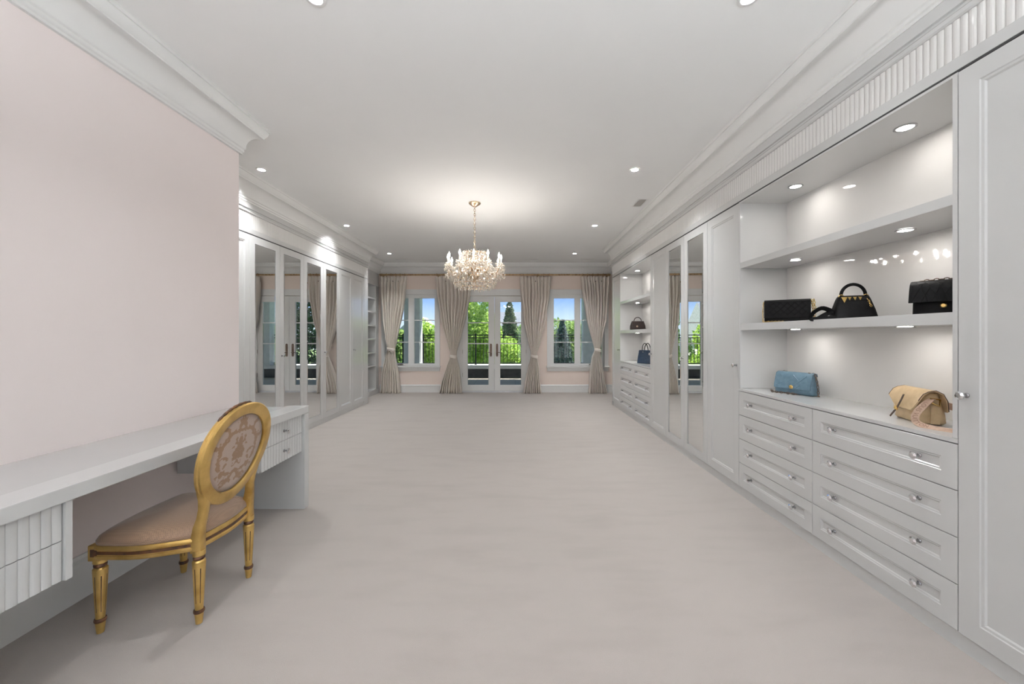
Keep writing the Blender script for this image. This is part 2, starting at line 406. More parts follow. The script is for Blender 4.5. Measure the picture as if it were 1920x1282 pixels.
# far wall with three openings
W1 = (-3.134, -1.881, .633, 2.36); DO = (-1.272, .274, 0., 2.32); W2 = (.842, 2.155, .633, 2.36)
wf = MB(); T0, T1 = YF, YF + .25
xs = [-3.85, W1[0], W1[1], DO[0], DO[1], W2[0], W2[1], 2.6]
for i in range(0, 7, 2): wf.box(xs[i], xs[i + 1], T0, T1, 0, ZC)
for wn in (W1, W2): wf.box(wn[0], wn[1], T0, T1, 0, wn[2]); wf.box(wn[0], wn[1], T0, T1, wn[3], ZC)
wf.box(DO[0], DO[1], T0, T1, DO[3], ZC)
struct(wf.build('wall_far', 'pink_paint_far'), 'dusty pink end wall with french door and two windows')

# crown moulding round the whole room, mitred
def sweep(poly, prof, closed=True):
    n = len(poly); P = [Vector(p) for p in poly]; offs = []
    for i in range(n):
        e1 = (P[i] - P[i - 1]).normalized(); e2 = (P[(i + 1) % n] - P[i]).normalized()
        if not closed and i == 0: e1 = e2
        if not closed and i == n - 1: e2 = e1
        n1 = Vector((-e1.y, e1.x)); n2 = Vector((-e2.y, e2.x))
        offs.append((n1 + n2) / (1 + n1.dot(n2)))
    rings = [[(P[i].x + offs[i].x * p, P[i].y + offs[i].y * p, z) for p, z in prof] for i in range(n)]
    return MB().loft(rings, closed=closed)
cove = [(.034 + .085 * (1 - math.cos(a)), -.205 + .115 * math.sin(a)) for a in [PI / 2 * k / 6 for k in range(7)]]
crown_prof = [(-.02, -.262), (.018, -.262), (.018, -.247), (.026, -.240), (.026, -.222), (.034, -.214)] + cove + [(.127, -.090), (.127, -.080), (.133, -.074), (.144, -.055), (.150, -.035), (.150, -.022), (.158, -.022), (.158, .003), (-.02, .003)]
loop = [(XP, YB), (XR, YB), (XR, YRE), (XRW, YRE), (XRW, YF), (XSH, YF), (XSH, YLE), (XL, YLE), (XL, YP), (XP, YP)]
struct(sweep(loop, [(p, ZC + z) for p, z in crown_prof]).build('trim_1', 'trim_paint', smooth=30), 'deep white crown moulding running around the ceiling')

# friezes over the cabinet runs: flat band, reeded band, moulded band
def frieze(name, label, side, x, y0, y1):
    sg = -1 if side == 'r' else 1                 # direction into the room
    t = thing(name, label, None, ((x), y0, 2.5), kind='structure')
    xb = x - sg * .38
    MB().box(min(xb, x), max(xb, x), y0, y1, 2.497, 2.552).build('flat_band', 'lacquer', t, bevel=.002)
    pitch = .0314; n = int((y1 - y0) / pitch); pitch = (y1 - y0) / n; pts = []
    for i in range(n):
        for k in range(6):
            a = PI * k / 6; pts.append((x + sg * (.006 * math.sin(a) - .008), y0 + pitch * (i + .5 - .5 * math.cos(a))))
    pts.append((x - sg * .010, y1)); pts += [(xb, y1), (xb, y0)]
    MB().loft([[(a, b_, 2.552) for a, b_ in pts], [(a, b_, 2.717) for a, b_ in pts]]).build('reeded_band', 'lacquer_gloss', t)
    prof = [(x - sg * .02, 2.717), (x + sg * .004, 2.717), (x + sg * .010, 2.724), (x + sg * .010, 2.742), (x + sg * .002, 2.752), (x + sg * .002, 2.764), (x + sg * .014, 2.766), (x + sg * .014, 2.83), (xb, 2.83), (xb, 2.717)]
    MB().loft([[(a, y, z) for a, z in prof] for y in (y0, y1)]).build('moulded_band', 'lacquer', t)
    MB().box(min(x - sg * .002, xb), max(x - sg * .002, xb), y0, y1, 2.4875, 2.4965).build('gap_shade_strip', 'dark_gap', t)  # dark strip painted in for the shade between cabinets and frieze
frieze('trim_2', 'white reeded frieze above the right display cabinets', 'r', XR, YB, YRE)
frieze('trim_3', 'white reeded frieze above the left mirrored wardrobes', 'l', XL, YP, YLE)

# baseboards
bprof = lambda h: [(0, 0), (.018, 0), (.018, h * .78), (.026, h * .80), (.026, h * .86), (.014, h * .92), (.010, h), (0, h)]
def baseboard(name, label, p0, p1, h):
    d = (Vector(p1) - Vector(p0)).normalized(); n = Vector((-d.y, d.x))
    struct(MB().loft([[(p[0] + n.x * a, p[1] + n.y * a, z) for a, z in bprof(h)] for p in (p0, p1)]).build(name, 'trim_paint'), label)
baseboard('baseboard_left', 'white baseboard under the vanity desk', (XP, YP), (XP, YB), .225)
baseboard('baseboard_far', 'white baseboard under the left window', (DO[0] - .13, YF), (XSH, YF), .19)
baseboard('baseboard_far_right', 'white baseboard under the right window', (XRW, YF), (DO[1] + .13, YF), .19)

# ------------------------------------------------------------------ windows and french door
def window(name, label, o, sash, cas):
    """o = opening, sash = [(glass x0, x1)...], cas = casing outer x0, x1"""
    t = thing(name, label, None, ((o[0] + o[1]) / 2, YF, o[2]), kind='structure')
    F = YF
    for a, b_ in ((cas[0], o[0] + .012), (o[1] - .012, cas[1])): MB().box(a, b_, F - .022, F + .01, .633, 2.47).build('casing', 'trim_paint', t, bevel=.003)
    MB().box(cas[0], cas[1], F - .024, F + .01, o[3] - .012, 2.47).build('casing_head', 'trim_paint', t, bevel=.003)
    MB().box(cas[0] - .02, cas[1] + .02, F - .06, F + .03, .60, .633).build('sill', 'trim_paint', t, bevel=.005)
    MB().box(cas[0], cas[1], F - .022, F, .51, .60).build('apron', 'trim_paint', t, bevel=.004)
    MB().box(o[0], o[1], F + .02, F + .10, o[2], .655).build('frame_bottom', 'trim_paint', t)
    MB().box(o[0], o[1], F + .02, F + .10, 2.30, o[3]).build('frame_head', 'trim_paint', t)
    MB().box(o[0], o[0] + .02, F + .02, F + .10, .655, 2.30).build('frame_side', 'trim_paint', t)
    MB().box(o[1] - .02, o[1], F + .02, F + .10, .655, 2.30).build('frame_side', 'trim_paint', t)
    mid = (sash[0][1] + sash[1][0]) / 2
    lim = [(o[0] + .02, mid), (mid, o[1] - .02)]
    Y0, Y1 = F + .04, F + .085
    for (g0, g1), (a, b_) in zip(sash, lim):
        s_ = MB().loft([[(x, y, z) for x, z in q] for y, q in ((Y0, ((a, .655), (b_, .655), (b_, 2.30), (a, 2.30))), (Y0, ((g0, .69), (g1, .69), (g1, 2.262), (g0, 2.262))), (Y1, ((g0, .69), (g1, .69), (g1, 2.262), (g0, 2.262))), (Y1, ((a, .655), (b_, .655), (b_, 2.30), (a, 2.30))))], closed=True).build('sash', 'trim_paint', t)
        zs = [.69, 1.203, 1.734, 2.262]
        for z in zs[1:3]: MB().box(g0, g1, Y0 + .008, Y1 - .008, z - .011, z + .011).build('glazing_bar', 'trim_paint', s_)
        for k in range(3): MB().box(g0 + .001, g1 - .001, Y0 + .02, Y0 + .025, zs[k] + (.011 if k else 0), zs[k + 1] - (.011 if k < 2 else 0)).build('pane', 'window_glass', s_)
    x = sash[0][0] + .25 if o[0] < 0 else sash[1][0] + .2
    MB().box(x, x + .12, F - .005, F + .025, .662, .676).box(x + .05, x + .13, F - .02, F - .006, .672, .682).build('crank_handle', 'bronze', t)
window('window_1', 'white two-sash casement window left of the french door', W1, [(-3.07, -2.578), (-2.434, -1.943)], (-3.209, -1.806))
window('window_2', 'white two-sash casement window right of the french door', W2, [(.9327, 1.431), (1.576, 2.085)], (.765, 2.235))

dt = thing('door_1', 'white double french door with glazed leaves in the end wall', None, (-.5, YF, 0), kind='structure')
MB().box(DO[0] - .125, DO[0] + .01, YF - .024, YF + .01, 0, 2.475).build('casing', 'trim_paint', dt, bevel=.003)
MB().box(DO[1] - .01, DO[1] + .125, YF - .024, YF + .01, 0, 2.475).build('casing', 'trim_paint', dt, bevel=.003)
MB().box(DO[0] - .125, DO[1] + .125, YF - .027, YF + .01, DO[3], 2.475).build('casing_head', 'trim_paint', dt, bevel=.003)
MB().box(DO[0], DO[1], YF - .03, YF + .22, 0, .035).build('threshold', 'stone_cap', dt, bevel=.004)
sp_ = -.497
for a, b_, g0, g1, hp, sg in ((DO[0] + .006, sp_ - .003, -1.140, -.643, -.583, -1), (sp_ + .003, DO[1] - .006, -.359, .141, -.4355, 1)):
    Y0, Y1 = YF - .005, YF + .045
    z0, z1, gz0, gz1 = .040, 2.312, .178, 2.17
    R4 = lambda p, q, r_, s_: ((p, r_), (q, r_), (q, s_), (p, s_))
    lf = MB().loft([[(x, y, z) for x, z in q] for y, q in ((Y0, R4(a, b_, z0, z1)), (Y0, R4(g0 - .012, g1 + .012, gz0 - .012, gz1 + .012)), (Y0 + .008, R4(g0, g1, gz0, gz1)), (Y1, R4(g0, g1, gz0, gz1)), (Y1, R4(a, b_, z0, z1)))], closed=True).build('door_leaf', 'trim_paint', dt)
    zs = [gz0, 1.17, 1.67, gz1]
    for z in zs[1:3]: MB().box(g0, g1, Y0 + .01, Y1 - .008, z - .012, z + .012).build('glazing_bar', 'trim_paint', lf)
    for k in range(3): MB().box(g0 + .001, g1 - .001, Y0 + .02, Y0 + .026, zs[k] + (.012 if k else 0), zs[k + 1] - (.012 if k < 2 else 0)).build('pane', 'window_glass', lf)
    R_ = []
    for y in (Y0, Y0 - .008):
        R_.append([(hp + .026 * math.cos(q) , y, (1.135 if math.sin(q) >= 0 else .895) + .035 * math.sin(q)) for q in [2 * PI * (k + .5) / 16 for k in range(16)]])
    MB().loft(R_).build('escutcheon', 'bronze', lf)
    MB().lathe([(.012, 0), (.012, .03), (.009, .045), (.009, .06)], 10, (hp, Y0 - .008, .96), rot=Matrix.Rotation(PI / 2, 3, 'X')).build('lever_neck', 'bronze', lf)
    MB().tube([(hp, Y0 - .062, .96), (hp + sg * .04, Y0 - .066, .963), (hp + sg * .08, Y0 - .062, .957), (hp + sg * .115, Y0 - .058, .950)], [.009, .008, .0075, .007], 8).build('lever', 'bronze', lf, smooth=True)
    hx = DO[0] + .004 if sg < 0 else DO[1] - .004
    for z in (.42, .98, 1.95): MB().lathe([(.009, -.05), (.009, .05)], 8, (hx, Y0 - .008, z)).build('hinge', 'bronze', lf)

# ------------------------------------------------------------------ cabinetry
frR = lambda u, v, d: (XR - d, u, v)
frL = lambda u, v, d: (XL + d, u, v)
SHAKER = [(0, -.021), (0, -.0015), (.0015, 0), (.078, 0), (.082, -.0035), (.092, -.0045), (.098, -.010)]
DRAWER = [(0, -.021), (0, -.0015), (.0015, 0), (.066, 0), (.069, -.003), (.076, -.004), (.080, -.008)]
GLAZED = [(0, -.021), (0, -.0015), (.0015, 0), (.084, 0), (.084, -.0135)]
def knob_mesh():
    rot = Matrix.Rotation(-PI / 2, 3, 'Y')         # axis along -X
    a = MB().lathe([(.011, 0), (.011, .003), (.0065, .006), (.0055, .016), (.010, .020), (.011, .022)], 12, rot=rot)
    b_ = MB().lathe([(.010, .021), (.019, .029), (.019, .034), (.011, .040)], 8, rot=rot)
    return a.mesh('knob_stem', 'chrome', smooth=35), b_.mesh('knob_crystal', 'knob_crystal')
KS, KC = knob_mesh()
def knob(parent, side, y, z):
    x = XR if side == 'r' else XL
    k = inst('knob', KS, parent, (x, y, z), (0, 0, 0 if side == 'r' else PI))
    # the crystal head belongs to the same knob: joined as one object with two materials
    return k
_kb = bmesh.new(); _kb.from_mesh(KS); _n0 = len(_kb.faces); _kb.from_mesh(KC); _kb.faces.ensure_lookup_table()
for i, f in enumerate(_kb.faces): f.material_index = 0 if i < _n0 else 1
_km = bpy.data.meshes.new('knob'); _kb.to_mesh(_km); _kb.free(); _km.materials.append(MATS['chrome']); _km.materials.append(MATS['knob_crystal']); KS = _km

ZB, ZT = .078, 2.484
def door(parent, side, y0, y1, knob_y=None, mirror=False):
    fr = frR if side == 'r' else frL; g = .0018
    d = MB().panel(fr, y0 + g, y1 - g, ZB, ZT, GLAZED if mirror else SHAKER).build('door', 'lacquer', parent)
    if mirror:
        MB().panel(fr, y0 + .0842, y1 - .0842, ZB + .0842, ZT - .0842, [(0, -.0205), (0, -.0135)]).build('mirror_backing', 'dark_gap', d)
        tilt = .0225 if side == 'r' else 0.; ym = (y0 + y1) / 2
        frm = lambda u, v, dd: fr(u, v, dd - tilt * (u - ym))
        MB().panel(frm, y0 + .0875, y1 - .0875, ZB + .0875, ZT - .0875, [(0, -.0085), (0, -.0040), (.016, -.0008)]).build('mirror_panel', 'mirror', d)
    if knob_y is not None: knob(d, side, knob_y, 1.10)
    return d
def carcass(t, side, y0, y1):
    if side == 'r': MB().box(XR + .023, XRW - .003, y0, y1, .05, 2.49).build('body', 'lacquer', t); MB().box(XR + .012, XRW - .003, y0, y1, 0, .075).build('plinth', 'lacquer', t)
    else: MB().box(-3.6, XL - .023, y0, y1, .05, 2.49).build('body', 'lacquer', t); MB().box(-3.6, XL - .012, y0, y1, 0, .075).build('plinth', 'lacquer', t)
def wardrobe(name, label, side, y0, y1, doors, mirror, cat='wardrobe'):
    x = XR if side == 'r' else XL
    t = thing(name, label, cat, (x, (y0 + y1) / 2, 0))
    carcass(t, side, y0, y1)
    for a, b_, k in doors: door(t, side, a, b_, k, mirror)
    return t
wardrobe('tall_cupboard', 'narrow white tall cupboard beside the right far curtain', 'r', 7.25, 7.80, [(7.25, 7.80, 7.285)], False, 'cupboard')
wardrobe('tall_cupboard', 'white tall cupboard between the far display niche and the right mirrored wardrobe', 'r', 5.04, 5.60, [(5.04, 5.60, 5.565)], False, 'cupboard')
wardrobe('mirrored_wardrobe', 'white wardrobe with two mirrored doors in the right cabinet run', 'r', 3.95, 5.04, [(4.495, 5.04, None), (3.95, 4.495, 4.53)], True)
wardrobe('tall_cupboard', 'white tall cupboard left of the large display niche with the blue bag', 'r', 3.395, 3.95, [(3.395, 3.95, 3.43)], False, 'cupboard')
wardrobe('tall_cupboard', 'white tall cupboard at the right edge of the picture', 'r', 1.16, 1.715, [(1.16, 1.715, 1.68)], False, 'cupboard')
wardrobe('mirrored_wardrobe', 'white mirrored wardrobe beyond the right edge of the picture', 'r', .07, 1.16, [(.615, 1.16, None), (.07, .615, .65)], True)
MB_end = MB().box(XR, XRW - .003, 7.80, YRE, 0, 2.49).build('end_panel', 'lacquer', bpy.data.objects['tall_cupboard'], bevel=.002)
# left run
wardrobe('tall_cupboard', 'white tall cupboard hidden behind the end of the pink wall', 'l', 3.25, 3.885, [(3.25, 3.885, None)], False, 'cupboard')
wardrobe('tall_cupboard', 'white tall cupboard just past the edge of the pink wall', 'l', 3.885, 4.446, [(3.885, 4.446, None)], False, 'cupboard')
wardrobe('mirrored_wardrobe', 'white wardrobe with two mirrored doors nearest the pink wall', 'l', 4.446, 5.582, [(4.446, 5.012, None), (5.012, 5.582, 5.05)], True)
wardrobe('mirrored_wardrobe', 'white wardrobe with two mirrored doors beside the plain left wardrobe', 'l', 5.582, 6.708, [(5.582, 6.15, None), (6.15, 6.708, 6.185)], True)
pw = wardrobe('plain_wardrobe', 'white wardrobe with two plain panelled doors next to the open shelves', 'l', 6.708, 7.80, [(6.708, 7.254, None), (7.254, 7.80, 7.29)], False)
MB().box(-3.6, XL, 7.803, YLE, 0, 2.49).build('end_panel', 'lacquer', pw, bevel=.002)

# display niches
def disc_light(name, parent, x, y, z, r, lens, ring='chrome'):
    rg = MB()
    prof = [(r, -.001), (r * 1.35, -.001), (r * 1.35, -.004), (r * 1.05, -.006), (r, -.004)]
    n = 24; rg.loft([[(x + p * math.cos(2 * PI * j / n), y + p * math.sin(2 * PI * j / n), z + q) for p, q in prof] for j in range(n)], closed=True)
    o = rg.build(name, ring, parent, smooth=35)
    MB().lathe([(r, -.0035), (r, -.001)], 20, (x, y, z)).build('lens', lens, o)
    return o
SHZ = [(1.400, 1.455), (1.922, 1.970)]
def niche(name, label, y0, y1):
    t = thing(name, label, 'display cabinet', (XR, (y0 + y1) / 2, 0))
    xb = XRW - .028
    MB().box(XR + .012, xb + .025, y0, y1, 0, .075).build('plinth', 'lacquer', t)
    MB().box(XR + .023, xb + .025, y0, y1, .075, .883).build('drawer_carcass', 'dark_gap', t)
    MB().box(XR, xb, y0, y1, .887, .907).build('worktop', 'lacquer', t, bevel=.0015)
    MB().box(XR, xb, y0 + .001, y0 + .021, .908, 2.474).build('side_panel', 'lacquer', t, bevel=.001)
    MB().box(XR, xb, y1 - .021, y1 - .001, .908, 2.474).build('side_panel', 'lacquer', t, bevel=.001)
    MB().box(XR, xb, y0, y1, 2.474, 2.486).build('top_panel', 'lacquer', t)
    MB().box(xb, xb + .025, y0, y1, .887, 2.486).build('back_panel', 'lacquer_gloss', t)
    ly = [y0 + .43, y1 - .41]; lx = XR + .195
    for z0, z1 in SHZ:
        s_ = MB().box(XR + .003, xb, y0 + .022, y1 - .022, z0, z1).build('shelf', 'lacquer', t, bevel=.0015)
        for y in ly: disc_light('shelf_light', s_, lx, y, z0, .032, 'shelf_lens')
    for y in ly: disc_light('shelf_light', t, lx, y, 2.474, .036, 'shelf_lens')
    ym = (y0 + y1) / 2; zz_ = [.078, .279, .481, .683, .884]
    for a, b_ in ((y0, ym), (ym, y1)):
        for k in range(4):
            d = MB().panel(frR, a + .0018, b_ - .0018, zz_[k] + .0018, zz_[k + 1] - .0018, DRAWER).build('drawer', 'lacquer', t)
            for y in (a + .17, b_ - .17): 
                kk = inst('knob', KS, d, (XR, y, (zz_[k] + zz_[k + 1]) / 2 + .003))
                kk.location.x += .008
    return t
niche('display_cabinet', 'large white display niche with eight drawers, nearest on the right', 1.715, 3.395)
niche('display_cabinet', 'white display niche with eight drawers at the far end of the right run', 5.60, 7.25)

# open shelf unit left of the far window
t = thing('open_shelf_unit', 'narrow white open shelving between the left wardrobes and the end wall', 'shelf', (XSH, 8.75, 0))
ys0, ys1 = YLE + .004, YF - .10
MB().box(-3.6, XSH, ys0, ys0 + .03, 0, 2.52).build('side_panel', 'lacquer', t)
MB().box(-3.6, XSH, ys1 - .17, ys1, .0, 2.52).build('side_panel', 'lacquer', t)
MB().box(-3.6, -3.57, ys0 + .03, ys1 - .17, 0, 2.52).build('back_panel', 'lacquer', t)
MB().box(-3.6, XSH + .012, ys0, ys1, 2.52, 2.56).build('header_moulding', 'lacquer', t, bevel=.004)
MB().box(-3.6, XSH, ys0, ys1, 2.56, 2.84).build('header', 'lacquer', t)
MB().box(-3.57, XSH + .01, ys0, ys1, 0, .12).build('plinth', 'lacquer', t, bevel=.003)
for z in (.685, .987, 1.297, 1.61, 1.92, 2.23): MB().box(-3.57, XSH - .004, ys0 + .03, ys1 - .17, z - .035, z).build('shelf', 'lacquer', t, bevel=.002)

# ------------------------------------------------------------------ vanity desk
DX = -1.642; DT = .80
t = thing('vanity_desk', 'long white built-in vanity desk with reeded drawers along the pink wall', 'desk', (-1.94, 2.04, 0))
dy0, dy1 = .91, 3.17
MB().box(XP + .002, DX - .14, dy0, dy1, DT - .057, DT - .011).build('desktop', 'desk_glass', t, bevel=.002)
MB().box(DX - .138, DX, dy0, dy1, DT - .057, DT).build('desktop_front_rail', 'lacquer', t, bevel=.004)
for a in (dy0, dy1 - .06): MB().box(XP + .03, DX - .001, a, a + .06, 0, DT - .058).build('end_panel', 'lacquer', t, bevel=.002)
def reeded(fr, u0, u1, v0, v1, pitch=.033, depth=.0055, back=-.016):
    n = max(1, round((u1 - u0) / pitch)); p = (u1 - u0) / n; P2 = []
    for i in range(n):
        for k in range(8):
            a = PI * k / 8; P2.append((u0 + p * (i + .5 - .5 * math.cos(a)), depth * math.sin(a)))
    P2.append((u1, 0)); P2 += [(u1, back), (u0, back)]
    return MB().loft([[fr(u, v, d) for u, d in P2] for v in (v0, v1)])
frD = lambda u, v, d: (DX - .022 + d, u, v)
for (a, b_, st) in ((dy0 + .062, 1.487, 'hi'), (2.604, dy1 - .062, 'lo')):
    MB().box(XP + .03, DX - .040, a, b_, .452, DT - .058).build('pedestal', 'lacquer', t)
    lo, hi = (a, b_ - .024) if st == 'hi' else (a + .004, b_)
    if st == 'hi': MB().box(DX - .045, DX - .010, b_ - .023, b_, .452, DT - .058).build('pedestal_stile', 'lacquer', t)
    for z0, z1 in ((.456, .600), (.603, .740)):
        d = reeded(frD, lo + .002, hi - .002, z0, z1).build('drawer', 'lacquer', t)
        k = inst('knob', KS, d, (DX - .016, (lo + hi) / 2, (z0 + z1) / 2), (0, 0, PI))

# ------------------------------------------------------------------ gilt oval-back chair
ch = thing('side_chair', 'gilt oval-back chair with damask back and brown woven seat at the vanity desk', 'chair', (-1.685, 2.05, 0), math.radians(0.8), local=True)
def catmull(P, n):
    out = []; N_ = len(P)
    for i in range(N_):
        p0, p1, p2, p3 = (Vector(P[(i + k - 1) % N_]) for k in range(4))
        for k in range(n):
            u = k / n
            out.append(tuple(.5 * ((2 * p1) + (p2 - p0) * u + (2 * p0 - 5 * p1 + 4 * p2 - p3) * u * u + (3 * p1 - p0 - 3 * p2 + p3) * u ** 3)))
    return out
base = [(.205, -.155), (.225, 0), (.205, .155), (.190, .195), (.0, .262), (-.15, .266), (-.212, .258), (-.238, .205), (-.252, 0), (-.238, -.205), (-.212, -.258), (-.15, -.266), (.0, -.262), (.190, -.195)]
outl = catmull(base, 5)
def scaled(o_, s_, z, cx=-.02): return [(cx + (x - cx) * s_, y * s_, z) for x, y in o_]
MB().loft([scaled(outl, .95, .345), scaled(outl, .985, .347), scaled(outl, 1.0, .352), scaled(outl, 1.0, .362), scaled(outl, .985, .365), scaled(outl, .985, .388), scaled(outl, 1.0, .391), scaled(outl, 1.0, .402), scaled(outl, .985, .407), scaled(outl, .9, .408)]).build('seat_rail', 'gilt', ch, smooth=40)
MB().loft([scaled(outl, .97, .367), scaled(outl, .992, .370), scaled(outl, .992, .383), scaled(outl, .97, .386)]).build('rail_inlay', 'gilt_dark', ch)
MB().loft([scaled(outl, .955, .400), scaled(outl, .975, .412), scaled(outl, .975, .425), scaled(outl, .94, .442), scaled(outl, .86, .457), scaled(outl, .70, .469), scaled(outl, .45, .477), scaled(outl, .15, .480)]).build('seat_cushion', 'seat_fabric', ch, smooth=True)
def leg_mesh(fr_):
    n = 36
    grooves = lambda a, z: 1.0
    prof = [(.010, .0), (.0135, .002), (.0185, .05), (.0185, .052)]
    mbx = MB(); mbx.lathe(prof, n)
    mbx.lathe([(.0205, .053), (.0225, .058), (.0225, .064), (.0205, .069)], n, mi=1)
    ring = []
    zs = [.069, .08, .095, .10] + [.10 + .165 * k / 6 for k in range(1, 7)] + [.27, .285, .295, .302]
    rad = lambda z: .0165 + .0105 * (z - .069) / .22
    rings = []
    for z in zs:
        r0 = rad(z) if z < .29 else rad(.285) * (1.0 if z < .3 else .8)
        on = 1.0 if .10 <= z <= .265 else 0.0
        rg = []
        for j in range(n):
            a = 2 * PI * j / n; gr = (j % 6) in (0, 1)
            r_ = r0 * (1 - (.10 if gr and on else 0)); rg.append((r_ * math.cos(a), r_ * math.sin(a), z))
        rings.append(rg)
    o = len(mbx.f); mbx.loft(rings)
    for i in range(len(zs) - 1):
        for j in range(n):
            if j % 6 == 0 and .10 <= zs[i] < .265: mbx.m[o + i * n + j] = 1
    mbx.lathe([(.019, .302), (.023, .306), (.024, .313), (.021, .319)], n, mi=1)
    mbx.lathe([(.022, .319), (.026, .323), (.026, .348)], n)
    return mbx.mesh('leg', ['gilt', 'gilt_dark'], smooth=35)
LM = leg_mesh(0)
for x, y in ((.195, -.178), (.195, .178), (-.208, -.232), (-.208, .232)): inst('leg', LM, ch, (x, y, 0), (0, 0, .3))
for sy in (-1, 1):
    bk = MB().box(-.238, -.184, sy * .232 - .027, sy * .232 + .027, .338, .408).build('corner_block', 'gilt', ch, bevel=.003)
    y = sy * .232
    MB().box(-.226, -.196, y + sy * .0255, y + sy * .0285, .358, .392).build('rosette', 'gilt_dark', bk)
    MB().box(-.2405, -.2365, y - .015, y + .015, .358, .392).build('rosette', 'gilt_dark', bk)
# back: oval frame leaning to the rear
LEAN = math.tan(math.radians(12.5)); BX = .200; BY = -.045
def bk_pt(y, z, d): return (BX + (z - .42) * LEAN + d, y, z)
CZ, AY, AZ = .766, .246, .248
def oval(ay, az, d, n=56): return [bk_pt(BY + ay * math.cos(2 * PI * j / n) * (1 + .09 * math.sin(2 * PI * j / n)), CZ + az * math.sin(2 * PI * j / n), d) for j in range(n)]
MB().loft([oval(AY - .004, AZ - .004, -.018), oval(AY, AZ, -.012), oval(AY, AZ, -.004), oval(AY - .004, AZ - .004, 0.), oval(AY, AZ, .004), oval(AY, AZ, .013), oval(AY - .006, AZ - .006, .018),
           oval(AY - .050, AZ - .050, .018), oval(AY - .057, AZ - .057, .012), oval(AY - .057, AZ - .057, -.012), oval(AY - .05, AZ - .05, -.018)], closed=True).build('back_frame', 'gilt', ch, smooth=40)
IY, IZ = AY - .056, AZ - .056
MB().loft([oval(IY * s_, IZ * s_, d) for s_, d in ((.25, -.020), (.6, -.016), (.85, -.010), (1., -.004), (1., .002), (.85, .006), (.6, .010), (.25, .012))]).build('back_pad', 'damask', ch, smooth=True)
# carved ribbon on the crest, dark where the gilding is worn
cr = []
for k in range(15):
    a = math.radians(80 + 50 * k / 14); cr.append(bk_pt(BY + (AY + .004) * math.cos(a) * (1 + .09 * math.sin(a)), CZ + (AZ + .001) * math.sin(a), -.008))
MB().tube(cr, [.003 + .003 * math.sin(PI * k / 14) ** .5 + .002 * (k % 2) for k in range(15)], 8).build('crest_carving', 'gilt_dark', ch, smooth=True)
for sy in (-1, 1):
    pth = [(.338, .178, .022, .022), (.40, .178, .022, .021), (.46, .176, .019, .019), (.50, .170, .016, .017), (.545, .164, .017, .016), (.59, .166, .021, .016), (.63, .178, .022, .016), (.66, .192, .018, .015)]
    rings = []
    for z, y, hw, hd in pth:
        zz2 = max(z, .42); x0 = .192 + (BX - .192) * min(1, max(0, (z - .4) / .1)) + (zz2 - .42) * LEAN
        rings.append([(x0 + dx, sy * y + dy + BY * max(0, (z - .4) / .26), z) for dx, dy in ((-hd, -hw), (hd * .8, -hw), (hd, -hw * .8), (hd, hw * .8), (hd * .8, hw), (-hd, hw))])
    MB().loft(rings).build('back_post', 'gilt', ch, smooth=50)

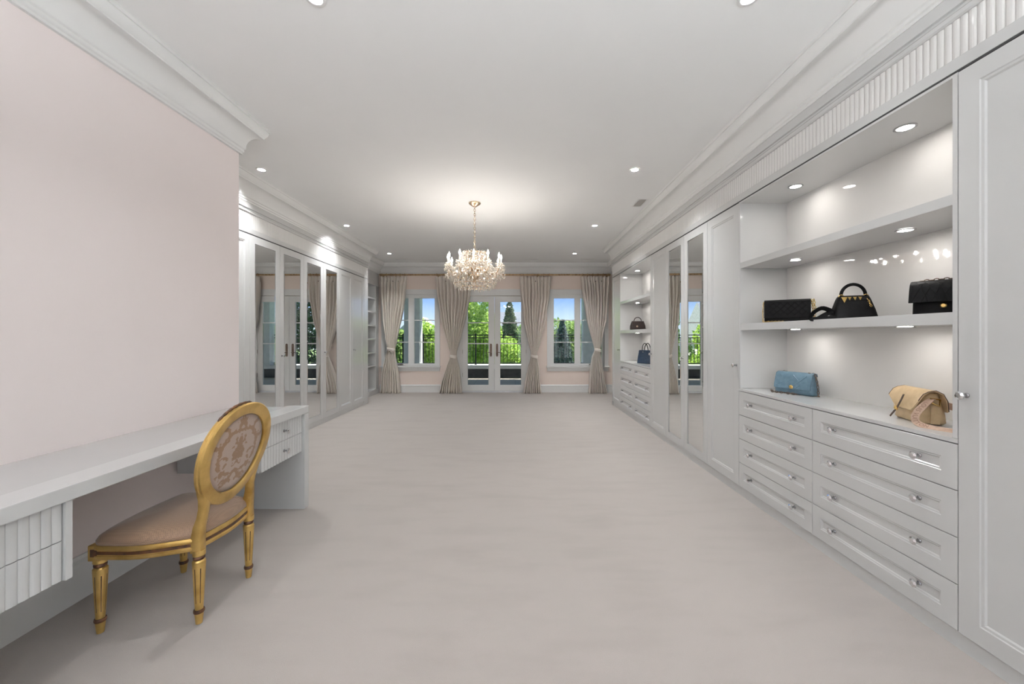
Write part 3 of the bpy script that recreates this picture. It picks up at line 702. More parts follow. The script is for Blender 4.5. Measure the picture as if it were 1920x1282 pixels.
# ------------------------------------------------------------------ curtains, rod
YC = 9.40; CS = 747.0 / YC
def cx(px): return (px - 966) / CS
def cz(py): return CAMZ + (630 - py) / CS
def interp(tab, z):
    if z >= tab[0][0]: return tab[0][1:]
    for a, b_ in zip(tab, tab[1:]):
        if b_[0] <= z <= a[0]:
            u = (a[0] - z) / (a[0] - b_[0]); return tuple(a[k] + (b_[k] - a[k]) * u for k in (1, 2))
    return tab[-1][1:]
RODZ = cz(515)
def curtain(label, prof, npl, seed):
    rnd = random.Random(seed)
    tab = [(cz(y), cx(l), cx(r_)) for y, l, r_ in prof]; tab[-1] = (.004, tab[-1][1], tab[-1][2])
    zt = tab[0][0]; wz = min(tab, key=lambda q: q[2] - q[1])[0]
    t = thing('curtain', label, 'curtain', ((tab[0][1] + tab[0][2]) / 2, YC, 0), group='beige pleated curtains on the end wall')
    NU, NV = npl * 12, 60
    ph = [rnd.uniform(-.25, .25) for _ in range(npl + 1)]
    wrp = [rnd.uniform(.8, 1.2) for _ in range(npl)]; tot = sum(wrp); cum = [0]
    for q in wrp: cum.append(cum[-1] + q / tot)
    V = []
    for j in range(NV + 1):
        z = zt + (tab[-1][0] - zt) * j / NV
        l, r_ = interp(tab, z); wd = r_ - l
        dw = min(1, abs(z - wz) / .9)
        amp = .026 + .044 * dw if z < zt - .10 else .034
        if z < wz: amp = .024 + .050 * min(1, (wz - z) / .6)
        for i in range(NU + 1):
            s = i / NU; k = min(npl - 1, max(0, next((q for q in range(npl) if s <= cum[q + 1]), npl - 1))); u = (s - cum[k]) / (cum[k + 1] - cum[k])
            hd = 0.0
            wv = 2 * abs(math.sin(PI * u)) ** .7 - 1          # round ridges, narrow valleys
            yb = -amp * wv * (1 + .35 * math.sin(k * 2.1 + z * 1.3 + ph[k]))
            bulge = -.05 * (1 - (2 * s - 1) ** 2) * (1 - dw) - .02 * (1 - dw)
            zz2 = z
            if j == 0: zz2 = z + .012 * (1 if wv > .3 else 0)
            V.append((l + wd * s + .006 * math.sin(7 * z + k) * dw, YC + yb + bulge, zz2))
    F = [(j * (NU + 1) + i, j * (NU + 1) + i + 1, (j + 1) * (NU + 1) + i + 1, (j + 1) * (NU + 1) + i) for j in range(NV) for i in range(NU)]
    ob = MB().add(V, F).build('drape', 'curtain_fabric', t, smooth=True, recalc=False)
    sm = ob.modifiers.new('thick', 'SOLIDIFY'); sm.thickness = .003; sm.offset = 0
    l, r_ = interp(tab, wz); c = (l + r_) / 2; hw = (r_ - l) / 2 + .012
    tb = []
    for zo in (-.035, -.03, .03, .035):
        tb.append([(c + (hw + (0 if abs(zo) > .032 else .004)) * math.cos(a), YC - .055 + .062 * math.sin(a) * (1 if abs(zo) > .032 else 1.05), wz + zo - .015 * math.cos(a)) for a in [2 * PI * q / 28 for q in range(28)]])
    MB().loft(tb).build('tieback', 'curtain_fabric', t, smooth=40)
    n = 6
    for k in range(n):
        x = tab[0][1] + .04 + (tab[0][2] - tab[0][1] - .08) * k / (n - 1)
        MB().torus((x, YC, RODZ - .008), .036, .006, Matrix.Rotation(PI / 2, 3, 'Y'), 14, 6).build('ring', 'brass', t, smooth=True)
    for k in range(3):
        x = tab[0][1] + (tab[0][2] - tab[0][1]) * (.3 + .2 * k); MB().box(x - .012, x + .012, YC - .042, YC - .036, zt - .115, zt - .10).build('pleat_stitch', 'dark_edge', t)
    return t
curtain('beige pleated curtain tied back beside the open shelves at far left', [(519, 713, 762), (560, 715.5, 759), (600, 718.5, 752.5), (640, 724.5, 744), (655, 728.5, 741), (666, 724, 741.5), (700, 716.5, 747), (739, 712.5, 749.5)], 8, 1)
curtain('beige pleated curtain tied back left of the french door, behind the chandelier', [(519, 816, 883), (560, 820, 881), (600, 827, 872), (640, 838, 862), (660, 844, 856), (668, 845, 856), (690, 837, 861), (715, 828, 864), (740, 823, 866)], 10, 2)
curtain('beige pleated curtain tied back right of the french door', [(519, 975, 1033), (560, 977, 1031), (600, 981, 1023), (640, 990, 1014), (662, 995.5, 1007), (668, 996, 1007), (690, 990, 1011), (715, 984, 1013), (741, 981, 1015)], 9, 3)
curtain('beige pleated curtain tied back beside the right cabinets at far right', [(519, 1089, 1143.6), (560, 1094.5, 1141), (600, 1101, 1137), (640, 1111, 1128), (656, 1115, 1125), (668, 1110, 1126.5), (700, 1106, 1132.5), (740, 1104, 1138.5)], 9, 4)
t = thing('curtain_rod', 'long antique brass curtain rod across the end wall', 'curtain rod', (-.45, YC, RODZ))
x0, x1 = cx(712.5), cx(1144)
MB().tube([(x0, YC, RODZ), (x1, YC, RODZ)], .021, 16).build('rod', 'brass', t, smooth=40)
for x, s_ in ((x0, -1), (x1, 1)):
    MB().lathe([(.022, 0), (.03, .004), (.03, .012), (.020, .016), (.024, .020), (.020, .026), (.008, .030)], 16, (x - s_ * .02, YC, RODZ), rot=Matrix.Rotation(s_ * PI / 2, 3, 'Y')).build('finial', 'brass', t, smooth=40)
for x in (x0 + .035, -2.4 + .58, .55, x1 - .035):
    br_ = MB().box(x - .012, x + .012, YC - .01, YF, RODZ - .045, RODZ - .024).build('bracket', 'brass', t)
    MB().box(x - .03, x + .03, YF - .014, YF, RODZ - .26, RODZ + .04).build('wall_plate', 'brass', br_, bevel=.004)

# ------------------------------------------------------------------ ceiling lights and vents
def downlight(label, x, y):
    t = thing('recessed_downlight', label, 'ceiling light', (x, y, ZC), group='recessed ceiling downlights')
    n = 28; r = .0335
    prof = [(r, .042), (r + .001, .042), (r + .001, -.001), (.0535, -.001), (.0535, -.004), (r * 1.08, -.007), (r, -.004)]
    MB().loft([[(x + p * math.cos(2 * PI * j / n), y + p * math.sin(2 * PI * j / n), ZC + q) for p, q in prof] for j in range(n)], closed=True).build('trim_ring', 'lamp_white', t, smooth=35)
    MB().lathe([(r, .038), (r, .0415)], 24, (x, y, ZC)).build('lens', 'downlight_lens' if y > 3 else 'downlight_lens_weak', t)   # front pair emits less to even out near and far brightness
for lab, x, y in DLIGHTS: downlight('small round white recessed ' + lab, x, y)
# unseen uplighter added behind the viewpoint to brighten the ceiling
t = thing('fill_uplighter', 'unseen brass uplighter added behind the viewpoint as fill light', 'lamp', (.35, -1.5, 0))
MB().lathe([(.15, 0), (.15, .012), (.13, .022), (.02, .03)], 28, (.35, -1.5, 0)).build('base', 'brass', t, smooth=35)
MB().lathe([(.012, .028), (.012, 1.72)], 12, (.35, -1.5, 0)).build('pole', 'brass', t, smooth=35)
MB().lathe([(.02, 1.70), (.08, 1.73), (.15, 1.79), (.17, 1.83), (.165, 1.83), (.145, 1.795), (.02, 1.74)], 28, (.35, -1.5, 0)).build('bowl_shade', 'lamp_white', t, smooth=35)
MB().lathe([(.13, 1.797), (.13, 1.803)], 24, (.35, -1.5, 0)).build('lens', 'fill_lens', t)
def vent(label, x, y, wx, wy, ns):
    t = thing('ceiling_vent', label, 'vent', (x, y, ZC), group='ceiling air vents')
    R4 = lambda a, b_, z: [(x - a, y - b_, z), (x + a, y - b_, z), (x + a, y + b_, z), (x - a, y + b_, z)]
    MB().loft([R4(wx / 2, wy / 2, ZC - .001), R4(wx / 2, wy / 2, ZC - .006), R4(wx / 2 - .012, wy / 2 - .012, ZC - .006), R4(wx / 2 - .012, wy / 2 - .012, ZC - .001)], closed=True).build('frame', 'lamp_white', t)
    MB().box(x - wx / 2 + .01, x + wx / 2 - .01, y - wy / 2 + .01, y + wy / 2 - .01, ZC - .0025, ZC - .001).build('duct', 'bronze', t)
    if wy > wx:
        for k in range(ns):
            xx = x - wx / 2 + .018 + (wx - .036) * k / (ns - 1); MB().box(xx - .003, xx + .003, y - wy / 2 + .012, y + wy / 2 - .012, ZC - .005, ZC - .0025).build('slat', 'lamp_white', t)
    else:
        for k in range(ns):
            yy_ = y - wy / 2 + .018 + (wy - .036) * k / (ns - 1); MB().box(x - wx / 2 + .012, x + wx / 2 - .012, yy_ - .002, yy_ + .002, ZC - .005, ZC - .0025).build('slat', 'lamp_white', t)
vent('grey slotted ceiling vent above the right cabinets', 1.625, 5.2, .13, .30, 6)
for lab, x in (('nearest the open shelves', -2.54), ('behind the chandelier', -1.27), ('right of the french door', .38), ('nearest the right cabinets', 1.63)):
    vent('narrow linear ceiling vent by the end wall ' + lab, x, 9.0, .30, .07, 3)

# ------------------------------------------------------------------ chandelier
CXX, CYY = -.529, 5.20
t = thing('chandelier', 'gilt crystal chandelier with twelve lit candle bulbs', 'chandelier', (CXX, CYY, ZC))
C0 = lambda r, a, z: (CXX + r * math.cos(a), CYY + r * math.sin(a), z)
MB().lathe([(.004, ZC - .062), (.014, ZC - .06), (.016, ZC - .05), (.035, ZC - .045), (.055, ZC - .030), (.070, ZC - .022), (.078, ZC - .012), (.078, ZC - .001)], 28, (CXX, CYY, 0)).build('canopy', 'champagne', t, smooth=35)
lk = MB().torus((0, 0, 0), .011, .0032, None, 14, 6, sx=1.75).mesh('chain_link', 'champagne', smooth=True)
nl = 20; z0, z1 = ZC - .066, 2.462
for k in range(nl):
    z = z0 + (z1 - z0) * k / (nl - 1)
    inst('chain_link', lk, t, (CXX, CYY, z), (PI / 2 if k % 2 else 0, PI / 2, 0))
MB().lathe([(.003, 1.985), (.012, 1.99), (.022, 2.01), (.012, 2.03), (.030, 2.06), (.055, 2.10), (.065, 2.13), (.045, 2.16), (.020, 2.18), (.018, 2.25), (.035, 2.28), (.045, 2.30), (.020, 2.33), (.014, 2.38), (.022, 2.41), (.030, 2.43), (.010, 2.45), (.006, 2.475)], 20, (CXX, CYY, 0)).build('stem', 'champagne', t, smooth=35)
for r_, z, q in ((.17, 2.425, .006), (.19, 2.30, .005), (.31, 2.135, .006), (.26, 2.03, .005), (.19, 1.985, .005)):
    MB().torus((CXX, CYY, z), r_, q, None, 48, 6).build('hoop', 'champagne', t, smooth=True)
cand = MB().lathe([(.011, 0), (.012, .004), (.010, .008), (.010, .075), (.008, .078)], 10).mesh('candle', 'candle_cream', smooth=40)
bulb = MB().lathe([(.003, 0), (.010, .010), (.0125, .022), (.009, .040), (.003, .056), (.0008, .064)], 10).mesh('bulb', 'bulb', smooth=True)
dish = MB().lathe([(.006, -.012), (.014, -.008), (.040, -.002), (.048, .006), (.046, .009), (.030, .004), (.008, .004)], 18).mesh('bobeche', 'crystal', smooth=40)
rnd = random.Random(11)
def drop(mb, x, y, z, s_): mb.octa((x, y, z), .30 * s_, .45 * s_, .75 * s_, n=5, ph=rnd.uniform(0, 6))
NA = 12; ph0 = -PI / 2 + math.radians(4)
for k in range(NA):
    a = ph0 + 2 * PI * k / NA; rr = .36 if k % 2 == 0 else .345; zt = 2.262 if k % 2 == 0 else 2.272
    pts = [C0(r_, a, z) for r_, z in ((.045, 2.20), (.09, 2.235), (.14, 2.225), (.20, 2.175), (.26, 2.14), (.32, 2.15), (.352, 2.19), (rr, 2.25))]
    MB().tube(pts, [.009, .009, .0085, .008, .008, .0075, .007, .007], 8).build('arm', 'champagne', t, smooth=True)
    p = C0(rr, a, zt)
    inst('bobeche', dish, t, p)
    c_ = inst('candle', cand, t, (p[0], p[1], p[2] + .004))
    inst('bulb', bulb, c_, (p[0], p[1], p[2] + .082))
    mb = MB()
    for q in range(9):                              # drops hung round the drip dish
        b_ = 2 * PI * q / 9; x, y = p[0] + .046 * math.cos(b_), p[1] + .046 * math.sin(b_)
        mb.octa((x, y, p[2] - .012), .008, .009, .009, ph=rnd.uniform(0, 6)); drop(mb, x, y, p[2] - .052, .036 + .010 * rnd.random())
    for q in range(3): drop(mb, p[0] + rnd.uniform(-.02, .02), p[1] + rnd.uniform(-.02, .02), p[2] - .075 - .035 * q, .044)
    a2 = a + 2 * PI / NA                             # swag of beads to the next arm
    for q in range(1, 9):
        u = q / 9; b_ = a + (a2 - a) * u; mb.octa(C0(.355, b_, 2.235 - .16 * u * (1 - u) * 1.6), .010, .011, .011, ph=rnd.uniform(0, 6))
    b_ = (a + a2) / 2; drop(mb, *C0(.36, b_, 2.135), .05)
    for q in range(8):                              # strand from the top crown down to the arm
        u = q / 7; mb.octa(C0(.17 + .15 * u, a, 2.42 - .20 * u - .07 * math.sin(PI * u)), .010, .012, .012, ph=rnd.uniform(0, 6))
    o = mb.build('crystal_strand', 'crystal', t); o['kind'] = 'stuff'
mb = MB()                                           # top crown: loops of gilt with crystals
for k in range(14):
    a = 2 * PI * k / 14; rot = Matrix.Rotation(a, 3, 'Z') @ Matrix.Rotation(PI / 2, 3, 'Y')
    mb.torus(C0(.172, a, 2.375), .034, .0045, rot, 14, 5, sx=1.3)
    mb.torus(C0(.178, a + .22, 2.325), .022, .0035, rot, 12, 5)
o = mb.build('crown_scrollwork', 'champagne', t, smooth=True); o['kind'] = 'stuff'
mb = MB()
for k in range(28):
    a = 2 * PI * k / 28; drop(mb, *C0(.175, a, 2.40), .04); drop(mb, *C0(.178, a + .1, 2.345), .045); drop(mb, *C0(.185, a, 2.28), .05)
    mb.octa(C0(.16, a + .05, 2.435), .011, .016, .012)
o = mb.build('crown_crystals', 'crystal', t); o['kind'] = 'stuff'
for zr, r_, n, s_ in ((2.15, .29, 34, .046), (2.10, .30, 36, .046), (2.055, .28, 36, .046), (2.01, .25, 34, .046), (1.985, .20, 26, .044), (1.975, .13, 18, .042), (2.18, .22, 26, .044), (2.22, .17, 20, .044), (2.13, .385, 24, .044)):
    mb = MB()
    for k in range(n): drop(mb, *C0(r_ + rnd.uniform(-.02, .02), 2 * PI * (k + rnd.uniform(-.3, .3)) / n, zr + rnd.uniform(-.018, .018)), s_ * rnd.uniform(.8, 1.2))
    o = mb.build('crystal_tier', 'crystal', t); o['kind'] = 'stuff'

# ------------------------------------------------------------------ handbags
def rrect(wd, dp, r_, z, n=5, ox=0., oy=0.):
    r_ = min(r_, wd / 2 - .001, dp / 2 - .001); out = []
    for cxs, cys, a0 in ((1, 1, 0), (-1, 1, PI / 2), (-1, -1, PI), (1, -1, 3 * PI / 2)):
        for k in range(n): a = a0 + PI / 2 * k / (n - 1); out.append((ox + cxs * (wd / 2 - r_) + r_ * math.cos(a), oy + cys * (dp / 2 - r_) + r_ * math.sin(a), z))
    return out
def soft(mb, secs, mi=0): return mb.loft([rrect(wd, dp, r_, z) for z, wd, dp, r_ in secs], mi=mi)
def bag(name, label, x, y, z, ang):
    """local x = width, local -y = front; ang turns the front"""
    return thing(name, label, 'handbag', (x, y, z), ang, local=True, group='handbags on the display shelves')
def strip(mb, prof, x0, x1, th, mi=0):
    """sheet following a (y,z) profile across the bag's width"""
    P = [Vector(p) for p in prof]; n = len(P); a = []; b_ = []
    for i in range(n):
        d = (P[min(i + 1, n - 1)] - P[max(i - 1, 0)]).normalized(); nn = Vector((-d.y, d.x)); a.append(P[i] + nn * th / 2); b_.append(P[i] - nn * th / 2)
    ring = a + b_[::-1]
    return mb.loft([[(x0, p.x, p.y) for p in ring], [(x1, p.x, p.y) for p in ring]], mi=mi)
def chain(mb, pts, R=.005, r_=.0016):
    P = [Vector(p) for p in pts]; acc = 0; k = 0
    for a, b_ in zip(P, P[1:]):
        ln = (b_ - a).length; n = max(1, int(ln / (R * 1.9)))
        for i in range(n):
            d = (b_ - a).normalized(); q = d.to_track_quat('X', 'Z').to_matrix() @ Matrix.Rotation(PI / 2 * (k % 2), 3, 'X'); k += 1
            p = a + (b_ - a) * (i + .5) / n; mb.torus(tuple(p), R * .75, r_, q, 8, 4, sx=1.6)
    return mb
def quilt_lines(mb, wd, zlo, zhi, y, step, th=.0012):
    """thin raised diamond ribs across a front"""
    k = -8
    h = zhi - zlo
    for s_ in (-1, 1):
        c = -wd / 2 - h
        while c < wd / 2 + h:
            p = []
            for u in (0., 1.):
                p.append((c + s_ * h * (u - .5), zlo + h * u))
            (xa, za), (xb, zb) = p
            def clip(xc):
                u = (xc - xa) / (xb - xa); return za + (zb - za) * u
            if xa > xb: xa, za, xb, zb = xb, zb, xa, za
            if xa < -wd / 2: za = clip2(xa, za, xb, zb, -wd / 2); xa = -wd / 2
            if xb > wd / 2: zb = clip2(xa, za, xb, zb, wd / 2); xb = wd / 2
            if xb - xa > .01: mb.tube([(xa, y, za), (xb, y, zb)], th, 4)
            c += step
def clip2(xa, za, xb, zb, xc): return za + (zb - za) * (xc - xa) / (xb - xa)

# black quilted flap bag with gold chain, left on the middle shelf
zs_ = SHZ[0][1]
b = bag('handbag', 'black quilted flap bag with gold chain at the left of the middle shelf', 2.078, 3.045, zs_, math.atan2(2.95 - 3.13, 2.2 - 1.95))
soft(MB(), [(.001, .28, .075, .01), (.006, .292, .085, .015), (.15, .288, .078, .015), (.160, .28, .07, .02)]).build('body', 'black_leather', b, smooth=40)
mb = MB(); strip(mb, [(.036, .158), (.02, .168), (-.02, .170), (-.045, .158), (-.050, .10), (-.051, .035)], -.146, .146, .006); f_ = mb.build('flap', 'black_leather', b, bevel=0)
mb = MB(); quilt_lines(mb, .24, .05, .15, -.0535, .045); q_ = mb.build('quilting', 'black_leather', f_); q_['kind'] = 'stuff'
mb = MB()
chain(mb, [(.150, -.03, .165), (.158, -.035, .10), (.156, -.035, .008)], .0085, .0026); chain(mb, [(.163, -.012, .17), (.170, -.015, .10), (.168, -.018, .008)], .0085, .0026); chain(mb, [(-.150, -.03, .160), (-.155, -.035, .09), (-.153, -.04, .006), (-.10, -.06, .006), (-.02, -.062, .006)], .006, .002)
c_ = mb.build('chain', 'gold_metal', b, smooth=True); c_['kind'] = 'stuff'

# black top-handle bag with gold studs and coiled strap
b = bag('handbag', 'black top-handle bag with gold studs and coiled strap in the middle of the shelf', 2.118, 2.50, zs_, math.atan2(-.07, .17))
soft(MB(), [(.001, .22, .10, .02), (.008, .228, .11, .02), (.06, .205, .095, .02), (.125, .170, .065, .02), (.140, .160, .05, .02)]).build('body', 'black_leather', b, smooth=40)
mb = MB(); strip(mb, [(.026, .139), (.01, .146), (-.015, .146), (-.032, .136), (-.036, .118)], -.072, .072, .005); fl_ = mb.build('flap', 'black_leather', b)
MB().tube([(.062 * math.cos(a), -.005, .147 + .072 * math.sin(a)) for a in [PI * k / 16 for k in range(17)]], .0095, 10).build('handle', 'black_leather', b, smooth=True)
for s_ in (-1, 1): MB().torus((s_ * .062, -.012, .143), .012, .003, Matrix.Rotation(PI / 2, 3, 'X'), 14, 6).build('handle_ring', 'gold_metal', b, smooth=True)
for k, x in enumerate((-.055, -.028, -.002, .024)):
    s_ = .012 if k else .020
    MB().add([(x - s_ * .8, -.040, .138), (x + s_ * .8, -.040, .138), (x, -.043, .138 - s_ * 1.8), (x - s_ * .8, -.036, .138), (x + s_ * .8, -.036, .138), (x, -.036, .138 - s_ * 1.8)], [(0, 1, 2), (5, 4, 3), (0, 3, 4, 1), (1, 4, 5, 2), (2, 5, 3, 0)]).build('stud', 'gold_metal', b)
mb = MB(); chain(mb, [(.062, -.03, .135), (.068, -.045, .10), (.074, -.052, .075)], .007, .002); q_ = mb.build('charm_chain', 'gold_metal', b, smooth=True); q_['kind'] = 'stuff'
sp1 = [(-.085, -.02, .03), (-.13, -.03, .06), (-.17, -.03, .072), (-.21, -.025, .045), (-.225, -.02, .006), (-.19, -.03, .006), (-.15, -.02, .03), (-.115, -.03, .052), (-.09, -.03, .075)]
sm_ = [tuple(p) for p in catmull(sp1, 4)][:-7]
sd_ = []
for i in range(len(sm_)):
    d_ = (Vector(sm_[min(i + 1, len(sm_) - 1)]) - Vector(sm_[max(i - 1, 0)])).normalized(); sd_.append(tuple(Vector((-d_.z, .75, d_.x)).normalized()))
MB().ribbon(sm_, sd_, .030, .0028).build('strap', 'black_leather', b, smooth=40)
MB().ribbon([(-.22, -.03, .004), (-.16, -.045, .008), (-.11, -.05, .010), (-.05, -.062, .006)], (0, .3, .95), .026, .0025).build('strap', 'black_leather', b, smooth=40)

# black classic flap bag at the right end
b = bag('handbag', 'black quilted bag with loose overhanging flap at the right of the shelf', 2.125, 1.955, zs_, math.radians(-55))
soft(MB(), [(.001, .235, .07, .012), (.006, .245, .08, .018), (.13, .240, .075, .02), (.155, .225, .06, .02)]).build('body', 'black_leather', b, smooth=40)
mb = MB(); fp = [(.036, .09), (.037, .125), (.030, .152), (.014, .167), (-.006, .171), (-.028, .165), (-.045, .150), (-.057, .125), (-.065, .095), (-.074, .062)]
strip(mb, fp, -.128, .126, .007); f_ = mb.build('flap', 'black_leather', b, smooth=60)
mb = MB()
for k in range(-3, 5):
    for s_ in (-1, 1):
        mb.tube([(min(.12, max(-.12, k * .035 + s_ * .03 * u)), y_ - .0035, z_) for u, (y_, z_) in zip((0, .4, .8, 1.2, 1.6), fp[5:])], .0018, 5)
q_ = mb.build('quilting', 'black_leather', f_); q_['kind'] = 'stuff'
mb = MB(); chain(mb, [(-.10, 0, .174), (-.03, -.01, .176), (.04, -.005, .176), (.10, .0, .174)], .008, .0025); q_ = mb.build('chain', 'bronze', b, smooth=True); q_['kind'] = 'stuff'
MB().lathe([(.010, 0), (.012, .004), (.008, .008)], 10, (-.01, -.040, .045), rot=Matrix.Rotation(PI / 2, 3, 'X')).build('clasp', 'gold_metal', b)
MB().tube([(.02 * math.cos(a) + .10, .0, .163 + .02 * math.sin(a)) for a in [PI * k / 8 for k in range(9)]], .006, 8).build('handle', 'black_leather', b, smooth=True)

# slate-blue quilted bag on the worktop
zw = .908
b = bag('handbag', 'slate blue quilted flap bag with dark gold chain on the large niche worktop', 2.158, 3.055, zw, math.atan2(2.92 - 3.2, 2.216 - 2.10))
soft(MB(), [(.001, .275, .085, .02), (.010, .292, .105, .03), (.05, .292, .10, .03), (.13, .272, .07, .025), (.155, .262, .05, .02)]).build('body', 'blue_leather', b, smooth=True)
mb = MB(); strip(mb, [(.025, .140), (.018, .158), (-.01, .164), (-.032, .155), (-.044, .12), (-.056, .075), (-.060, .042)], -.134, .134, .008); f_ = mb.build('flap', 'blue_leather', b, smooth=50)
mb = MB()
def fy(z): return -.060 + (z - .042) * .0175 / .08 if z < .12 else -.044 + (z - .12) * .012 / .035
for (xa, za), (xb, zb) in (((-.10, .15), (-.02, .05)), ((.10, .145), (.01, .06)), ((-.12, .06), (-.05, .10)), ((.0, .145), (.045, .105)), ((.03, .05), (.06, .075))):
    mb.tube([(xa + (xb - xa) * u, fy(za + (zb - za) * u) - .0045, za + (zb - za) * u) for u in (0, .33, .66, 1)], .0036, 6)
q_ = mb.build('quilting', 'blue_leather', f_); q_['kind'] = 'stuff'
MB().lathe([(.012, 0), (.015, .003), (.008, .007)], 12, (0, -.064, .056), rot=Matrix.Rotation(PI / 2, 3, 'X')).build('clasp', 'gold_metal', b)
mb = MB(); chain(mb, [(.09, -.01, .168), (.135, -.005, .16), (.155, -.015, .10), (.165, -.02, .04), (.170, -.03, .006), (.185, -.05, .006)], .009, .0028); chain(mb, [(-.15, -.06, .02), (-.14, -.085, .008), (-.07, -.092, .008), (-.02, -.085, .008), (.05, -.075, .008)], .009, .0028); chain(mb, [(-.12, 0, .166), (-.07, 0, .168)], .007, .002)
q_ = mb.build('chain', 'bronze', b, smooth=True); q_['kind'] = 'stuff'

# tan saddle bag with lettered strap
b = bag('handbag', 'tan leather saddle bag with gold ring and lettered strap on the worktop', 2.115, 2.085, zw, math.atan2(1.977 - 2.19, 2.035 - 2.10))
# local x runs from the far end (-) to the near end (+); the near gusset faces the camera
secs = []
for z, wd, dp, r_ in ((.001, .205, .095, .02), (.010, .22, .115, .025), (.05, .222, .11, .03), (.10, .215, .09, .03), (.14, .205, .07, .03), (.155, .20, .05, .02)): secs.append((z, wd, dp, r_))
soft(MB(), secs).build('body', 'tan_leather', b, smooth=True)
mb = MB()
prof = [(.050, .070), (.046, .12), (.03, .155), (.0, .172), (-.03, .165), (-.050, .135), (-.064, .095), (-.070, .065)]
n = len(prof); rings = []
for k in range(13):
    u = -1 + 2 * k / 12; x = u * .122; cut = 1 - .30 * max(0, abs(u) - .55) / .45
    P = []
    for i, (y, z) in enumerate(prof):
        if i >= 5: z = z + (1 - cut) * .18 * (i - 4) / 3
        P.append((x, y, z))
    rings.append(P + [(x, y + (.005 if i > 3 else -.005 if i < 2 else 0), z - .005) for i, (x_, y, z) in reversed(list(enumerate(P)))])
mb.loft(rings); f_ = mb.build('flap', 'tan_leather', b, smooth=50)
MB().tube([rings[0][i] for i in range(n)], .0015, 5).build('edge_piping', 'dark_edge', f_, smooth=True)
MB().tube([rings[12][i] for i in range(n)], .0018, 5).build('edge_piping', 'dark_edge', f_, smooth=True)
MB().ribbon([(.0, -.066, .135), (.005, -.078, .11), (-.01, -.082, .08), (-.025, -.085, .055), (-.05, -.10, .01)], (1, 0, 0), .010, .003).build('tie_strap', 'dark_edge', b)
MB().ribbon([(-.07, -.072, .075), (-.055, -.078, .060), (-.02, -.082, .055)], (0, 0, 1), .02, .003).build('tab', 'tan_leather', b)
MB().lathe([(.012, 0), (.013, .004), (.006, .009)], 12, (-.03, -.082, .058), rot=Matrix.Rotation(PI / 2, 3, 'X')).build('clasp', 'gold_metal', b)
MB().ribbon([(.116, -.0, .005), (.118, 0, .06), (.112, -.0, .10)], (0, 1, 0), .036, .004).build('gusset_tab', 'tan_leather', b)
MB().tube([(.118, .018, .128), (.119, -.02, .132), (.122, -.016, .110), (.122, .014, .095), (.118, .018, .128)], .0038, 8).build('ring', 'gold_metal', b, smooth=True)
sp1 = [(.120, -.014, .130), (.130, -.035, .118), (.140, -.062, .095), (.145, -.085, .070), (.150, -.098, .045), (.160, -.100, .022), (.18, -.090, .010), (.21, -.070, .006), (.25, -.045, .005), (.28, -.02, .005)]
P = [Vector(p) for p in sp1]; pts = []
for i in range(len(P) - 1):
    p0, p1, p2, p3 = P[max(i - 1, 0)], P[i], P[i + 1], P[min(i + 2, len(P) - 1)]
    for k in range(5):
        u = k / 5; pts.append(.5 * ((2 * p1) + (p2 - p0) * u + (2 * p0 - 5 * p1 + 4 * p2 - p3) * u * u + (3 * p1 - p0 - 3 * p2 + p3) * u ** 3))
pts.append(P[-1])
sides = [Vector((.25, .9, .35)) for _ in pts]
stp = MB().ribbon(pts, sides, .030, .003).build('strap', 'strap_canvas', b, smooth=40)
# woven lettering along the strap
cu = bpy.data.curves.new('txt', 'FONT'); cu.body = 'LOUIS VUITTON'; cu.size = .024; cu.extrude = 0
to = bpy.data.objects.new('txt', cu); col.objects.link(to)
dg = bpy.context.evaluated_depsgraph_get(); tm = bpy.data.meshes.new_from_object(to.evaluated_get(dg))
bpy.data.objects.remove(to)
cl = [0.]
for a, c in zip(pts, pts[1:]): cl.append(cl[-1] + (c - a).length)
mxx = max(v.co.x for v in tm.vertices)
for v in tm.vertices:
    s_ = .035 + v.co.x / mxx * .17; i = next((k for k in range(len(cl) - 1) if cl[k + 1] >= s_), len(cl) - 2); u = (s_ - cl[i]) / (cl[i + 1] - cl[i])
    p = pts[i].lerp(pts[i + 1], u); d = (pts[i + 1] - pts[i]).normalized(); sd = sides[i]; sd = (sd - d * sd.dot(d)).normalized(); nn = d.cross(sd)
    side_out = -1 if nn.dot(Vector((.7, -.7, .2))) < 0 else 1
    v.co = p + sd * (v.co.y - .0085) * 1.0 * (1 if side_out > 0 else -1) + nn * side_out * .0024
tm.materials.clear(); tm.materials.append(MATS['letter_brown'])
lo_ = bpy.data.objects.new('strap_lettering', tm); col.objects.link(lo_); lo_.parent = stp; lo_['kind'] = 'stuff'
MB().ribbon([(.10, .05, .10), (.13, .075, .09), (.17, .085, .075), (.21, .08, .06)], (0, .2, 1), .032, .003).build('strap', 'strap_canvas', b, smooth=40)

# far niche: brown top-handle bag, navy tote
b = bag('handbag', 'small dark brown top-handle bag on the far niche shelf', 2.09, 6.80, zs_, math.radians(-4))
soft(MB(), [(.001, .245, .10, .02), (.01, .255, .11, .03), (.07, .25, .10, .03), (.125, .215, .07, .02), (.14, .205, .05, .02)]).build('body', 'brown_leather', b, smooth=40)
mb = MB(); strip(mb, [(.028, .135), (.0, .150), (-.03, .142), (-.050, .10), (-.056, .05)], -.098, .098, .006); mb.build('flap', 'brown_leather', b, smooth=40)
MB().lathe([(.014, 0), (.016, .004), (.010, .008)], 12, (-.02, -.058, .06), rot=Matrix.Rotation(PI / 2, 3, 'X')).build('clasp', 'champagne', b)
MB().tube([(.062 * math.cos(a), 0, .148 + .068 * math.sin(a)) for a in [PI * k / 14 for k in range(15)]], .007, 8).build('handle', 'brown_leather', b, smooth=True)
